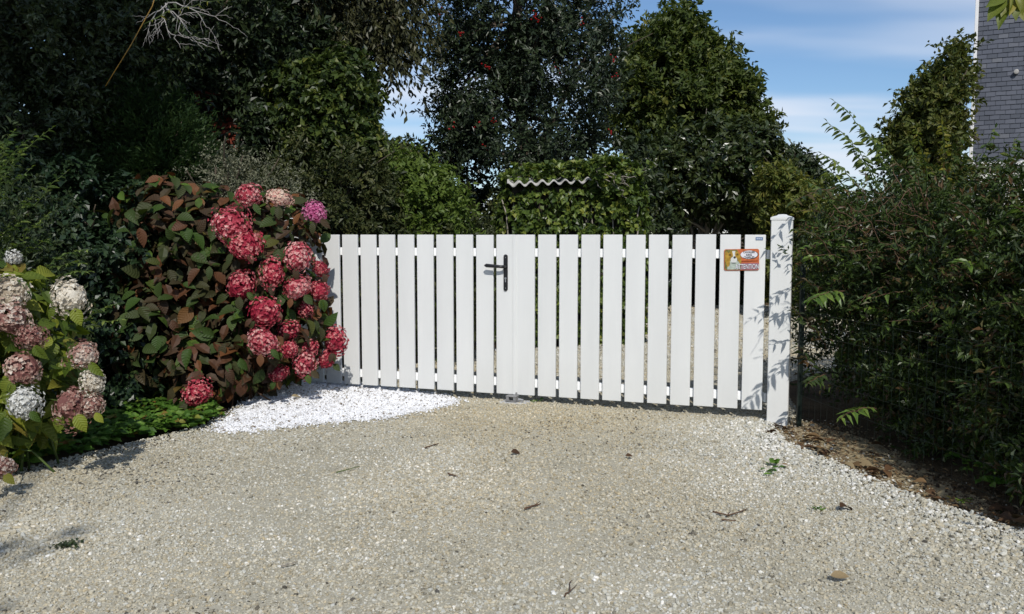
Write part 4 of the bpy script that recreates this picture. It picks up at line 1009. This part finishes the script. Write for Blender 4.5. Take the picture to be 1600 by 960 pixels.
# long shoots against the sky
for k, (a, b, Y, nl, ll) in enumerate([((1395, 285), (1303, 158), 6.6, 30, .085), ((1370, 290), (1292, 190), 6.5, 26, .08), ((1345, 300), (1283, 240), 6.4, 24, .08), ((1420, 290), (1345, 205), 6.7, 28, .08), ((1375, 300), (1330, 225), 6.6, 26, .08), ((1330, 310), (1290, 268), 6.4, 22, .08), ((1400, 300), (1375, 235), 6.8, 24, .06),
                                       ((1440, 300), (1420, 225), 6.3, 24, .06), ((1480, 300), (1472, 195), 6.2, 26, .055), ((1520, 300), (1555, 200), 6.0, 22, .055), ((1560, 300), (1590, 215), 5.6, 20, .055), ((1450, 290), (1430, 200), 6.6, 24, .055), ((1300, 320), (1255, 282), 6.2, 20, .055)]):
    spray(hg, A(*a, Y), A(*b, Y - .15), nl, ll, 0.36 if k < 8 else .45, 'l_yellow' if k in (8, 11) else 'l_bud', 300 + k, 0.10, 0.005, OVATE, 0.7)
# leafy sprays on the hedge's face, some leaning over the drive and the post
r_ = np.random.default_rng(71)
for k in range(95):
    l = hl[int(r_.choice(len(hl), p=np.array([.05, .12, .16, .15, .13, .09, .08, .06, .02, .04, .05, .05, 0, 0, 0, 0])))]
    dr = unit(np.array([-abs(r_.normal(.8, .5)), r_.normal(-.5, .5), r_.normal(.25, .6)]))
    a = np.array(l[:3]) + dr * np.array(l[3:]) * 0.85; a[2] = max(a[2], .12)
    b = a + unit(dr + np.array([-.2, -.2, .15]) + r_.normal(0, .35, 3)) * r_.uniform(.16, .34); b[2] = max(b[2], .1)
    spray(hg, a, b, int(r_.integers(9, 15)), r_.uniform(.055, .08), .34, 'l_spray' if r_.uniform() < .42 else 'l_hedge', 400 + k, 0.06, 0.004, LANCE if k % 2 else OVATE, 0.2, 'brownstem')
for k, (a, b, Y0_, Y1_) in enumerate([((1330, 372), (1252, 392), 5.8, 5.45), ((1345, 420), (1262, 402), 5.7, 5.4), ((1310, 470), (1244, 432), 5.8, 5.55), ((1320, 352), (1250, 330), 6.0, 5.6), ((1290, 540), (1240, 482), 5.85, 5.6), ((1275, 600), (1246, 540), 5.85, 5.65), ((1350, 330), (1258, 300), 6.0, 5.7), ((1370, 640), (1312, 655), 5.0, 4.75), ((1320, 455), (1262, 470), 5.4, 5.05), ((1300, 400), (1248, 358), 5.6, 5.3), ((1290, 585), (1262, 600), 5.6, 5.4), ((1330, 300), (1236, 318), 6.0, 5.65)]):
    spray(hg, A(*a, Y0_), A(*b, Y1_), 14 + 3 * (k % 3), .07 + .012 * (k % 3), .32, 'l_spray' if k in (0, 1, 7, 8) else 'l_hedge', 500 + k, 0.03 + .05 * (k % 2), 0.004, LANCE if k % 2 else OVATE, 0.1 + .2 * (k % 3), 'brownstem')

# wire fence in front of the hedge
wf_ = thing('wire_fence', 'dark green welded wire fence in front of the hedge', 'fence', (2.02, 6.0, -0.03))
f0, f1 = np.array([1.925, 5.90, 0]), np.array([2.5, 2.6, 0])
fo = np.array([2.02, 6.0, -0.03]); wm = MB(); FL = np.linalg.norm(f1 - f0)
for zz in (0.06, 0.2, 0.34, 0.48, 0.62, 0.76): wm.tube([f0 + (0, 0, zz) - fo, (f0 + f1) / 2 + (0, 0, zz - .006) - fo, f1 + (0, 0, zz) - fo], 0.0012, 4)
for s_ in np.arange(0, FL, 0.075):
    q = f0 + (f1 - f0) * s_ / FL; wm.tube([q + (0, 0, .05) - fo, q + (0, 0, .77) - fo], 0.0008, 4)
wm.build('wire_mesh', M['wire'], wf_)
for s_ in (0.0, 1.0):
    q = f0 + (f1 - f0) * s_ - fo
    MB().box((q[0] + .01, q[1], 0.48 if s_ else .58), (0.03, 0.03, 0.96 if s_ else 1.16), 0.003).build('fence_post', M['wire'], wf_)

# ------------------------------------------------------------------ hydrangeas
def big_leaf_mesh(seed, mat, wr=0.62):
    r_ = np.random.default_rng(seed); V = []; F = []
    prof = [(0.0, .02), (.12, .26), (.30, .46), (.52, .50), (.74, .36), (.90, .14), (1.0, .0)]
    curl = r_.uniform(.12, .60); cup = r_.uniform(.05, .42); tw_ = r_.uniform(-.3, .3)
    for t, w in prof:
        zc = -curl * t ** 2 + .06 * t
        if w == 0: V.append((t, 0, zc)); continue
        V += [(t, -w * wr, zc + cup * w + tw_ * t * w), (t, 0, zc), (t, w * wr, zc + cup * w - tw_ * t * w)]
    n = len(prof) - 1
    for i in range(n - 1):
        for j in (0, 1): F.append((i * 3 + j, i * 3 + j + 1, i * 3 + 4 + j, i * 3 + 3 + j))
    k = (n - 1) * 3; e = n * 3
    T3 = [(k, k + 1, e), (k + 1, k + 2, e)]
    V += [(-.22, 0, .05), (-.22, .018, .05)]; T3.append((e + 1, e + 2, 1))
    return build('leaf', V, [np.array(F), np.array(T3)], mat, smooth=True, mesh_only=True)

def frame_m(P, D, Nr, L):
    D = unit(D); Sd = unit(np.cross(Nr, D)); Nr = np.cross(D, Sd)
    m = Matrix(((D[0] * L, Sd[0] * L, Nr[0] * L, P[0]), (D[1] * L, Sd[1] * L, Nr[1] * L, P[1]), (D[2] * L, Sd[2] * L, Nr[2] * L, P[2]), (0, 0, 0, 1)))
    return m

def head_mesh(seed, mat, n=230, squash=.85):
    "mophead of radius 1: florets of four petals over a ball"
    r_ = np.random.default_rng(seed)
    i = np.arange(n) + .5; ph = np.arccos(1 - 1.72 * i / n); th_ = np.pi * (1 + 5 ** .5) * i
    d_ = np.stack([np.cos(th_) * np.sin(ph), np.sin(th_) * np.sin(ph), np.cos(ph)], -1)
    d_ = unit(d_ + r_.normal(0, .06, d_.shape)); f = bumps(d_, seed, 12, .30, 4.5) * bumps(d_, seed + 1, 30, .22, 22)
    C = d_ * (f * r_.uniform(.76, 1.10, n))[:, None] * np.array([1, 1, squash])
    t1 = unit(np.cross(d_, r_.normal(size=d_.shape))); t2 = np.cross(d_, t1)
    parts = []; patch = bumps(d_, seed + 3, 10, .5, 6) - 1
    base = np.clip(r_.uniform(0, .65, n) + .6 * patch, 0, .75)
    for q in range(4):
        a = q * np.pi / 2 + r_.normal(0, .15, n)
        D = unit(np.cos(a)[:, None] * t1 + np.sin(a)[:, None] * t2 + d_ * r_.uniform(-.15, .75, n)[:, None])
        parts.append(leaves(C, D, d_ + r_.normal(0, .25, d_.shape), r_.uniform(.12, .20, n), .9, np.clip(base + r_.uniform(0, .3, n), 0, 1)))
    th2 = np.linspace(0, 2 * np.pi, 10, endpoint=False); cv_ = []; cf = []
    for j, q in enumerate(np.linspace(-.45, .45, 5) * np.pi):
        cv_ += [(.82 * math.cos(q) * math.cos(a), .82 * math.cos(q) * math.sin(a), .82 * squash * math.sin(q)) for a in th2]
    for j in range(4):
        for i_ in range(10):
            b_ = (i_ + 1) % 10; cf += [(j * 10 + i_, j * 10 + b_, j * 10 + 10 + b_), (j * 10 + i_, j * 10 + 10 + b_, j * 10 + 10 + i_)]
    parts.append((np.array(cv_), np.array(cf), np.full(len(cf), .05)))
    V, F, A_ = merge(parts)
    return build('flower_head', V, [F], mat, None, {'rnd': A_}, mesh_only=True)


def hydrangea(root, lobes, heads, leafm, leaf_len, n_obj, n_stuff, seed, face, stemm='brownstem'):
    r_ = np.random.default_rng(seed); o = np.array(root.location); lb = np.array(lobes)
    var = [big_leaf_mesh(seed + k, M[leafm], .5 + .05 * (k % 5)) for k in range(10)]
    hp_ = np.array([h[0] for h in heads])
    # the leaves that face the drive: each its own
    cnt = 0; tries = 0
    while cnt < n_obj and tries < 20000:
        tries += 1
        l = lb[r_.choice(len(lb), p=(lb[:, 3] * lb[:, 5]) / (lb[:, 3] * lb[:, 5]).sum())]
        d_ = unit(r_.normal(size=3) + np.asarray(face) * 1.1)
        if d_ @ unit(face) < .05: continue
        p_ = l[:3] + d_ * l[3:6] * r_.uniform(.93, 1.06)
        if p_[2] < .12: continue
        inside = (((p_ - lb[:, :3]) / lb[:, 3:6]) ** 2).sum(1)
        if (inside < .70).any(): continue
        if len(hp_) and (np.linalg.norm((hp_ - p_)[:, [0, 2]], axis=1) < .06).any(): continue
        ax = unit(d_ / l[3:6])
        tang = unit(np.cross(ax, r_.normal(size=3)))
        D = unit(tang * .75 + ax * .45 + np.array([0, 0, -.55])); Nr = unit(ax * .8 + np.array([0, 0, .7]) + r_.normal(0, .25, 3))
        L = leaf_len * r_.uniform(.7, 1.25)
        link_mesh('leaf', var[int(r_.integers(0, 10))], root, frame_m(p_ - o, D, Nr, L)); cnt += 1
    P, ax = twigs_in(lobes, n_stuff, seed + 9, .55, .1, cut=lambda p: p[:, 2] > .08)
    tang = unit(np.cross(ax, r_.normal(size=ax.shape)))
    P = np.array([l for l in P])
    foliage('inner_leaves', [leaves(P * .98 + .02 * lb[:, :3].mean(0), tang * .8 + ax * .3 + np.array([0, 0, -.5]), ax * .6 + np.array([0, 0, .8]) + r_.normal(0, .3, ax.shape), leaf_len * r_.uniform(.7, 1.15, len(P)), .62, r_.uniform(0, 1, len(P)), OVATE)], M[leafm], root, 'stuff')
    # flower heads on stems from the foot of the bush
    for i, (p_, rad, kind) in enumerate(heads):
        foot = np.array([o[0] + r_.normal(0, .18), o[1] + r_.normal(0, .12), 0.0])
        ct = lb[:, :3].mean(0); out = unit(np.array([p_[0] - ct[0], p_[1] - ct[1] - .12, (p_[2] - ct[2]) * .8 + .12]))
        st_ = MB(); q = p_ - out * rad * .6
        mid = ct * .6 + q * .4; mid[2] = min(mid[2], q[2])
        pts = np.array([foot, foot * .5 + mid * .5 + (0, 0, .05), mid, q]); tt = np.linspace(0, 3, 10); pts = np.stack([np.interp(tt, range(4), pts[:, k]) for k in range(3)], -1)
        st_.tube(pts - o, np.linspace(.007, .003, 10), 5); st_.build('stem', M[stemm], root, smooth=True)
        zq = Vector(out).to_track_quat('Z', 'Y').to_matrix().to_4x4() @ Matrix.Rotation(r_.uniform(0, 6.28), 4, 'Z')
        sc = rad * np.array([r_.uniform(.85, 1.18), r_.uniform(.85, 1.18), r_.uniform(.85, 1.05)])
        for _ in range(2):                  # a leaf or two tucked against the head
            sa = r_.uniform(-2.6, -.5); lp_ = p_ + np.array([math.cos(sa) * rad * .8, -rad * .55, math.sin(sa) * rad * .75])
            link_mesh('leaf', var[int(r_.integers(0, 10))], root, frame_m(lp_ - o, unit(np.array([math.cos(sa), -.3, math.sin(sa) - .2])), unit(np.array([r_.normal(0, .3), -1, .5])), leaf_len * r_.uniform(.5, .8)))
        h = link_mesh('flower_head', head_mesh(seed * 50 + i, M[kind], int(r_.integers(170, 240)), r_.uniform(.7, .95)), root, Matrix.Translation(p_ - o) @ zq @ Matrix.Diagonal((*sc, 1)))
    return root

rh = thing('hydrangea_bush', 'bronzed hydrangea bush with crimson flower heads leaning on the gate', 'hydrangea', (-2.05, 6.75, 0.0), group='hydrangeas beside the drive')
RHL = [lobe(300, 430, 6.75, 115, 155, .52), lobe(260, 360, 6.75, 75, 95, .45), lobe(420, 420, 6.75, 90, 125, .48), lobe(400, 520, 6.6, 105, 90, .42), lobe(465, 500, 6.75, 55, 95, .30), lobe(250, 520, 6.5, 70, 90, .40), lobe(440, 340, 6.8, 55, 45, .32), lobe(320, 570, 6.4, 90, 55, .35)]
RH = [(388, 307, 42, 'f_rose', 6.35), (436, 309, 36, 'f_salmon', 6.4), (492, 333, 38, 'f_magenta', 6.5), (360, 352, 48, 'f_rose', 6.2), (381, 381, 50, 'f_crimson', 6.18), (465, 400, 46, 'f_rose', 6.35), (426, 427, 40, 'f_crimson', 6.25), (465, 450, 44, 'f_rose', 6.35), (376, 447, 42, 'f_crimson', 6.15),
      (412, 488, 44, 'f_crimson', 6.1), (412, 535, 45, 'f_rose', 6.05), (500, 455, 36, 'f_crimson', 6.55), (478, 486, 30, 'f_crimson', 6.5), (452, 518, 32, 'f_crimson', 6.35), (453, 545, 30, 'f_crimson', 6.3), (482, 545, 36, 'f_crimson', 6.5), (523, 533, 46, 'f_crimson', 6.62), (511, 560, 36, 'f_crimson', 6.66), (476, 571, 38, 'f_rose', 6.4), (308, 615, 46, 'f_crimson', 5.98), (436, 584, 28, 'f_crimson', 6.35), (500, 420, 26, 'f_crimson', 6.6)]
hydrangea(rh, RHL, [(A(a, b, Y), dm / 2 / FPX * Y, k) for a, b, dm, k, Y in RH], 'l_hyred', .125, 256, 3000, 81, (0.15, -1, .25))
wh = thing('hydrangea_bush', 'yellow green hydrangea with faded cream and dusty pink heads', 'hydrangea', (-2.75, 4.75, 0.0), group='hydrangeas beside the drive')
WHL = [lobe(20, 540, 4.8, 95, 110, .36), lobe(78, 590, 4.75, 60, 75, .30), lobe(-60, 580, 4.8, 120, 160, .42), lobe(5, 650, 4.7, 90, 50, .30), lobe(40, 470, 4.8, 40, 60, .25)]
WH = [(110, 464, 60, 'f_cream', 4.55), (14, 460, 55, 'f_cream', 4.45), (12, 498, 60, 'f_dusty', 4.4), (49, 527, 46, 'f_dusty', 4.38), (36, 576, 58, 'f_dusty', 4.36), (36, 629, 62, 'f_white', 4.33), (131, 554, 50, 'f_dusty', 4.5), (145, 598, 40, 'f_cream', 4.48), (112, 632, 52, 'f_dusty', 4.4), (142, 634, 42, 'f_dusty', 4.45), (22, 404, 28, 'f_white', 4.7), (0, 730, 42, 'f_dusty', 4.2), (-45, 520, 56, 'f_cream', 4.4), (-60, 620, 56, 'f_white', 4.35)]
hydrangea(wh, WHL, [(A(a, b, Y), dm * .46 / FPX * Y, k) for a, b, dm, k, Y in WH], 'l_hygreen', .125, 270, 800, 91, (0.25, -1, .25), 'greenstem')

# privet with arching shoots behind the pale hydrangea
pv = thing('privet_shrub', 'privet with light green arching shoots above the pale hydrangea', 'shrub', (-3.2, 5.4, -0.03))
P, ax = twigs_in([lobe(-20, 380, 5.4, 80, 130, .35), lobe(30, 460, 5.4, 80, 70, .3), lobe(-40, 560, 5.4, 120, 150, .4)], 700, 101, .4, .3)
foliage('foliage', [leafy(P, ax, 102, nleaf=12, tlen=.2, llen=.05, wr=.42, up=.2)], M['l_dark'], pv)
for k, (a, b) in enumerate([((-10, 300), (82, 200)), ((-30, 330), (40, 222)), ((-20, 280), (22, 205)), ((-20, 350), (50, 262)), ((-10, 330), (30, 240)), ((0, 400), (105, 268)), ((10, 420), (75, 335)), ((0, 380), (48, 310)), ((-20, 400), (40, 345)), ((20, 430), (80, 372)), ((60, 430), (140, 390)), ((50, 440), (130, 412)), ((-10, 420), (35, 380)), ((70, 445), (142, 425)), ((110, 520), (185, 475)), ((110, 530), (190, 500)), ((-20, 310), (10, 225))]):
    spray(pv, A(*a, 5.35), A(*b, 5.2), 20, .056, .40, 'l_privet', 600 + k, .08, .004, OVATE, .1)

# ground cover at the foot of the hydrangeas
r_ = np.random.default_rng(111)
def groundcover(name, label, quad_px, n, mat, ll, seed, zmax):
    r_ = np.random.default_rng(seed); poly = [tuple(G(a, b, 0.0)[:2]) for a, b in quad_px]; pp_ = np.array(poly)
    q = np.stack([r_.uniform(pp_[:, 0].min(), pp_[:, 0].max(), n * 3), r_.uniform(pp_[:, 1].min(), pp_[:, 1].max(), n * 3)], -1)
    q = q[inpoly(q + r_.normal(0, .03, q.shape), poly)][:n]; m = len(q)
    zz = r_.uniform(.02, zmax, m) * (.6 + .4 * smooth_noise(q[:, 0], q[:, 1], 5, 1)) + .01
    P = np.concatenate([np.column_stack([q, zz])] * 3); a = np.concatenate([r_.uniform(0, 6.28, m)] * 3) + np.repeat([0, 2.1, 4.2], m)
    D = np.column_stack([np.cos(a), np.sin(a), r_.uniform(-.2, .35, 3 * m)])
    v = leaves(P, D, np.array([0, -.35, 1.0]) + r_.normal(0, .3, D.shape), ll * r_.uniform(.6, 1.2, 3 * m), .75, np.clip(np.concatenate([r_.uniform(0, 1, m)] * 3) * .8 + r_.uniform(0, .2, 3 * m), 0, 1), OVATE)
    o = build(name, v[0], [v[1]], M[mat], None, {'rnd': v[2]}); tag(o, label, 'ground cover', kind='stuff'); return o
groundcover('strawberry_plants', 'bright green wild strawberry carpet below the red hydrangea', [(15, 745), (120, 712), (210, 690), (330, 668), (338, 640), (290, 622), (180, 628), (60, 655), (-40, 700), (-60, 760)], 1700, 'l_weed', .058, 112, .15)
groundcover('strawberry_plants', 'thin weeds scattered at the foot of the wire fence', [(1440, 690), (1520, 700), (1600, 730), (1640, 790), (1560, 770), (1480, 735)], 60, 'l_weed', .05, 113, .10)

# the tall tree behind the photographer whose shade falls over the left side
tree('shade_tree', 'tall broadleaved tree behind the drive shading the dark evergreens', 'tree', (-4.8, -5.2, -0.03), (-4.2, -5.0, 15.0), 0.3,
     [(-4.2, -5, 14.6, 2.7, 2.3, 3.4), (-2.6, -5, 13.6, 1.2, 1.4, 1.9), (-5.6, -5, 12.4, 1.9, 2, 2.2), (-2.2, -5, 16.0, 1.0, 1.4, 1.8), (-1.25, -5, 6.5, .42, .8, .30), (-4.6, -5, 11.8, 1.4, 1.3, .9)],
     4200, dict(nleaf=12, tlen=0.5, llen=0.16, wr=0.6), 'l_oak', 'bark', 46, None, 0.3, 0.25)

# ------------------------------------------------------------------ branch of the tree over the drive
ct_ = thing('cherry_tree', 'tree whose yellowing leaves hang into view beside the slate gable', 'tree', (4.7, 5.6, -0.03))
tb = np.array(ct_.location); br = MB()
br.tube(wander((4.7, 5.6, -.03), (4.6, 5.6, 4.2), 8, .03) - tb, np.linspace(.09, .04, 8), 9); br.build('trunk', M['bark'], ct_, smooth=True)
q0 = np.array([4.63, 5.6, 3.2]); q1 = A(1572, -8, 5.5)
bb = MB(); bp_ = wander(q0, q1, 8, .04, .05); bb.tube(bp_ - tb, np.linspace(.022, .004, 8), 6); bb.build('branch', M['bark'], ct_, smooth=True)
r_ = np.random.default_rng(121); lv_ = [big_leaf_mesh(130 + k, M['l_yellow'], .42) for k in range(3)]
for k, (a, b, c_, d_) in enumerate([(1572, -6, 1548, 22), (1574, -4, 1562, 30), (1578, -4, 1580, 22), (1582, -4, 1592, 26), (1586, -6, 1602, 18), (1568, -8, 1545, 8), (1590, -6, 1610, 30), (1596, -10, 1590, 16), (1600, -8, 1625, 22), (1576, -10, 1570, 18)]):
    p_, e = A(a, b, 5.5 + r_.uniform(-.05, .05)), A(c_, d_, 5.42)
    link_mesh('leaf', lv_[k % 3], ct_, frame_m(p_ - tb, e - p_, unit(np.array([r_.normal(0, .5), -1, .5])), float(np.linalg.norm(e - p_))))
P, ax = twigs_in([(4.9, 5.6, 4.1, .9, .9, .6)], 260, 122, .4)
foliage('crown', [leafy(P, ax, 123, nleaf=10, tlen=.25, llen=.08, wr=.45)], M['l_yellow'], ct_)

# dead twigs and a cane among the evergreens
dt = thing('dead_branch', 'bare bleached dead branch hanging in the dark evergreen', 'branch', tuple(A(255, 5, 6.6)))
r_ = np.random.default_rng(131); o = np.array(dt.location); m = MB()
def fork(p_, d_, L, r0, depth):
    e = p_ + d_ * L; pth = wander(p_, e, 6, .10, .05, r_); m.tube(pth - o, np.linspace(r0, r0 * .5, 6), 4)
    if depth:
        for _ in range(3):
            j = int(r_.integers(2, 6)); fork(pth[j], unit(d_ + r_.normal(0, .55, 3) * np.array([1, .5, 1])), L * r_.uniform(.5, .75), r0 * .6, depth - 1)
for (dx, dz, L) in [(.55, -.55, .30), (.2, -.6, .26), (.8, -.25, .30), (-.2, -.3, .2), (.4, -.7, .3)]: fork(o + r_.normal(0, .03, 3), unit(np.array([dx, -.15, dz])), L, .0055, 2)
fork(A(225, -20, 6.7), unit(A(255, 5, 6.6) - A(225, -20, 6.7)), .2, .008, 0)
m.build('twigs', M['deadtwig'], dt, smooth=True)
cn = thing('bamboo_cane', 'yellow bamboo cane leaning in the dark evergreen', 'cane', tuple(A(165, 135, 6.5)))
o = np.array(cn.location)
MB().tube(np.array([A(165, 135, 6.5), A(205, 70, 6.5), A(238, 10, 6.5), A(250, -30, 6.5)]) - o, [.003, .0035, .004, .004], 7).build('cane', M['cane'], cn, smooth=True)
s_ = spray(cn, A(225, 38, 6.5), A(352, 0, 6.4), 9, .07, .2, 'l_yellow', 140, .05, .0035, LANCE, .5)

# ------------------------------------------------------------------ things lying on the drive
LIT = 'dry leaves and twigs lying on the gravel'
def ground_leaf(px_, py_, Lpx, mat, label, seed, roll=0.3, wr=.6, name='fallen_leaf', z=None):
    r_ = np.random.default_rng(seed); p_ = G(px_, py_, 0.0); L = Lpx / FPX * p_[1]
    me = big_leaf_mesh(seed, M[mat], wr); a = r_.uniform(-.5, .5)
    D = np.array([math.cos(a), math.sin(a), .12]); Nr = np.array([r_.normal(0, roll), -roll, 1.0])
    zg = float(gz(p_[0], p_[1])) if z is None else z
    o = link_mesh(name, me, None, frame_m(np.array([p_[0] - D[0] * L / 2, p_[1], zg + .018 + L * .10]), D, Nr, L))
    tag(o, label, 'leaf', LIT); return o
ground_leaf(1325, 803, 30, 'l_litter', 'reddish brown curled leaf alone on the pale gravel', 201)
ground_leaf(1312, 908, 30, 'l_litter', 'ochre curled leaf with a torn tip on the gravel', 202, .6)
ground_leaf(806, 713, 16, 'l_litter', 'small dark leaf on the gravel between the wheel tracks', 203, .7)
ground_leaf(983, 721, 12, 'l_litter', 'tiny brown leaf scrap on the gravel below the gate', 204, .7)
ground_leaf(463, 634, 16, 'l_litter', 'dark dead leaf lying on the white chippings', 205, .3, z=.045)
def ground_twig(pts, rpx, label, seed, mat='brownstem'):
    q = np.array([G(a, b, 0.012) for a, b in pts]); q[:, 2] = gz(q[:, 0], q[:, 1]) + .014; r_ = rpx / FPX * q[0][1]
    m = MB(); tt = np.linspace(0, len(q) - 1, 9); pp_ = np.stack([np.interp(tt, range(len(q)), q[:, k]) for k in range(3)], -1); pp_[:, :2] += np.random.default_rng(seed).normal(0, .003, (9, 2))
    m.tube(pp_ - q[0], np.linspace(r_, r_ * .5, 9), 6)
    if len(q) > 2: m.tube([pp_[4] - q[0], pp_[4] - q[0] + np.array([.03, .05, .004])], [r_ * .6, r_ * .3], 5)
    o = m.build('twig', M[mat], None, smooth=True); o.location = tuple(q[0]); tag(o, label, 'twig', LIT); return o
ground_twig([(1115, 800), (1138, 806), (1168, 797)], 1.5, 'forked brown twig lying right of centre on the gravel', 211)
ground_twig([(1128, 812), (1150, 814)], 1.5, 'short dark twig beside the forked twig', 212)
ground_twig([(820, 796), (834, 791), (846, 788)], 1.8, 'dark crumpled twig in the middle of the drive', 213)
ground_twig([(880, 932), (889, 925), (891, 908)], 1.6, 'thin curved brown stalk bent like a hook', 214)
ground_twig([(700, 741), (714, 746)], 1.6, 'short straight dark twig on beige gravel', 215)
ground_twig([(438, 887), (465, 879)], 1.5, 'light brown straw on the shaded gravel', 216, 'palebark')
ground_twig([(665, 700), (685, 693)], 1.2, 'thin grey stalk on gravel below the chippings', 217)
ground_twig([(525, 738), (562, 729)], 1.0, 'greenish grass stem lying on the gravel', 218, 'greenstem')
def clump(px_, py_, wpx, n, mat, ll, label, name, seed, cat='weed', h=.03):
    r_ = np.random.default_rng(seed); p_ = G(px_, py_, 0); w = wpx / 2 / FPX * p_[1]
    t_ = thing(name, label, cat, (p_[0], p_[1], float(gz(p_[0], p_[1]))))
    P = np.column_stack([p_[0] + r_.normal(0, w * .5, n), p_[1] + r_.normal(0, w * .5, n), r_.uniform(.008, h, n)]); a = r_.uniform(0, 6.28, n)
    foliage('leaves', [leaves(P, np.column_stack([np.cos(a), np.sin(a), r_.uniform(0, .6, n)]), np.array([0, 0, 1.0]) + r_.normal(0, .3, (n, 3)), ll * r_.uniform(.6, 1.2, n), .6, r_.uniform(0, 1, n), OVATE)], M[mat], t_); return t_
clump(1212, 730, 26, 14, 'l_weed', .045, 'small green weed sprouting from gravel near the post', 'weed', 221)
clump(1204, 743, 26, 9, 'l_weed', .04, 'second flat green weed just below the sprouting one', 'weed', 222)
clump(1280, 799, 24, 26, 'l_weed', .018, 'flat patch of fine green weed near the reddish leaf', 'weed', 223, h=.015)
clump(838, 631, 24, 20, 'l_weed', .03, 'green weed beside the gate stop', 'weed', 224)
clump(106, 856, 36, 120, 'l_dark', .018, 'dark clump of moss on the shaded gravel', 'moss_clump', 225, 'moss', .02)
clump(1500, 790, 24, 16, 'l_weed', .03, 'green sprig in the leaf litter below the hedge', 'weed', 226)
# leaf litter under the hedge: each larger leaf on its own
r_ = np.random.default_rng(231); lm = [big_leaf_mesh(240 + k, M['l_litter'], .55) for k in range(5)]
for k in range(46):
    t = r_.uniform(0, 1); yb = 5.85 - 2.6 * t; xb = float(xr(yb)) + .05 + abs(r_.normal(0, .16)) + .12 * t
    a = r_.uniform(0, 6.28); L = r_.uniform(.05, .10)
    o = link_mesh('fallen_leaf', lm[k % 5], None, frame_m(np.array([xb, yb, .0]), np.array([math.cos(a), math.sin(a), .15]), np.array([r_.normal(0, .35), r_.normal(0, .35), 1]), L))
    tag(o, 'dry brown leaf in the litter along the foot of the hedge', 'leaf', 'leaf litter along the hedge')
n = 1300; t = r_.uniform(0, 1, n); yb = 5.95 - 3.2 * t; xb = xr(yb) + .04 + np.abs(r_.normal(0, .28, n)); a = r_.uniform(0, 6.28, n)
v = leaves(np.column_stack([xb, yb, r_.uniform(-.016, .012, n)]), np.column_stack([np.cos(a), np.sin(a), r_.normal(0, .2, n)]), np.array([0, 0, 1.0]) + r_.normal(0, .35, (n, 3)), r_.uniform(.012, .04, n), .5, r_.uniform(0, .9, n), KITE)
tag(build('leaf_debris', v[0], [v[1]], M['l_litter'], None, {'rnd': v[2]}), 'fine dry leaf debris on the earth below the hedge', 'debris', kind='stuff')
n = 800; q = np.array(WPOLY); pt_ = np.stack([r_.uniform(q[:, 0].min(), q[:, 0].max(), n), r_.uniform(q[:, 1].min(), q[:, 1].max(), n)], -1); pt_ = pt_[inpoly(pt_, WPOLY)]; n = len(pt_); a = r_.uniform(0, 6.28, n)
v = leaves(np.column_stack([pt_, gz(pt_[:, 0], pt_[:, 1]) + .018]), np.column_stack([np.cos(a), np.sin(a), r_.normal(0, .1, n)]), np.array([0, 0, 1.0]) + r_.normal(0, .3, (n, 3)), r_.uniform(.012, .03, n), .4, r_.uniform(0, .6, n), KITE)
tag(build('leaf_scraps', v[0], [v[1]], M['l_litter'], None, {'rnd': v[2]}), 'brown leaf scraps strewn over the white chippings', 'debris', kind='stuff')

print('gravel stones', NGRAVEL, 'triangles', sum(len(o.data.polygons) for o in COL.objects if o.type == 'MESH'))
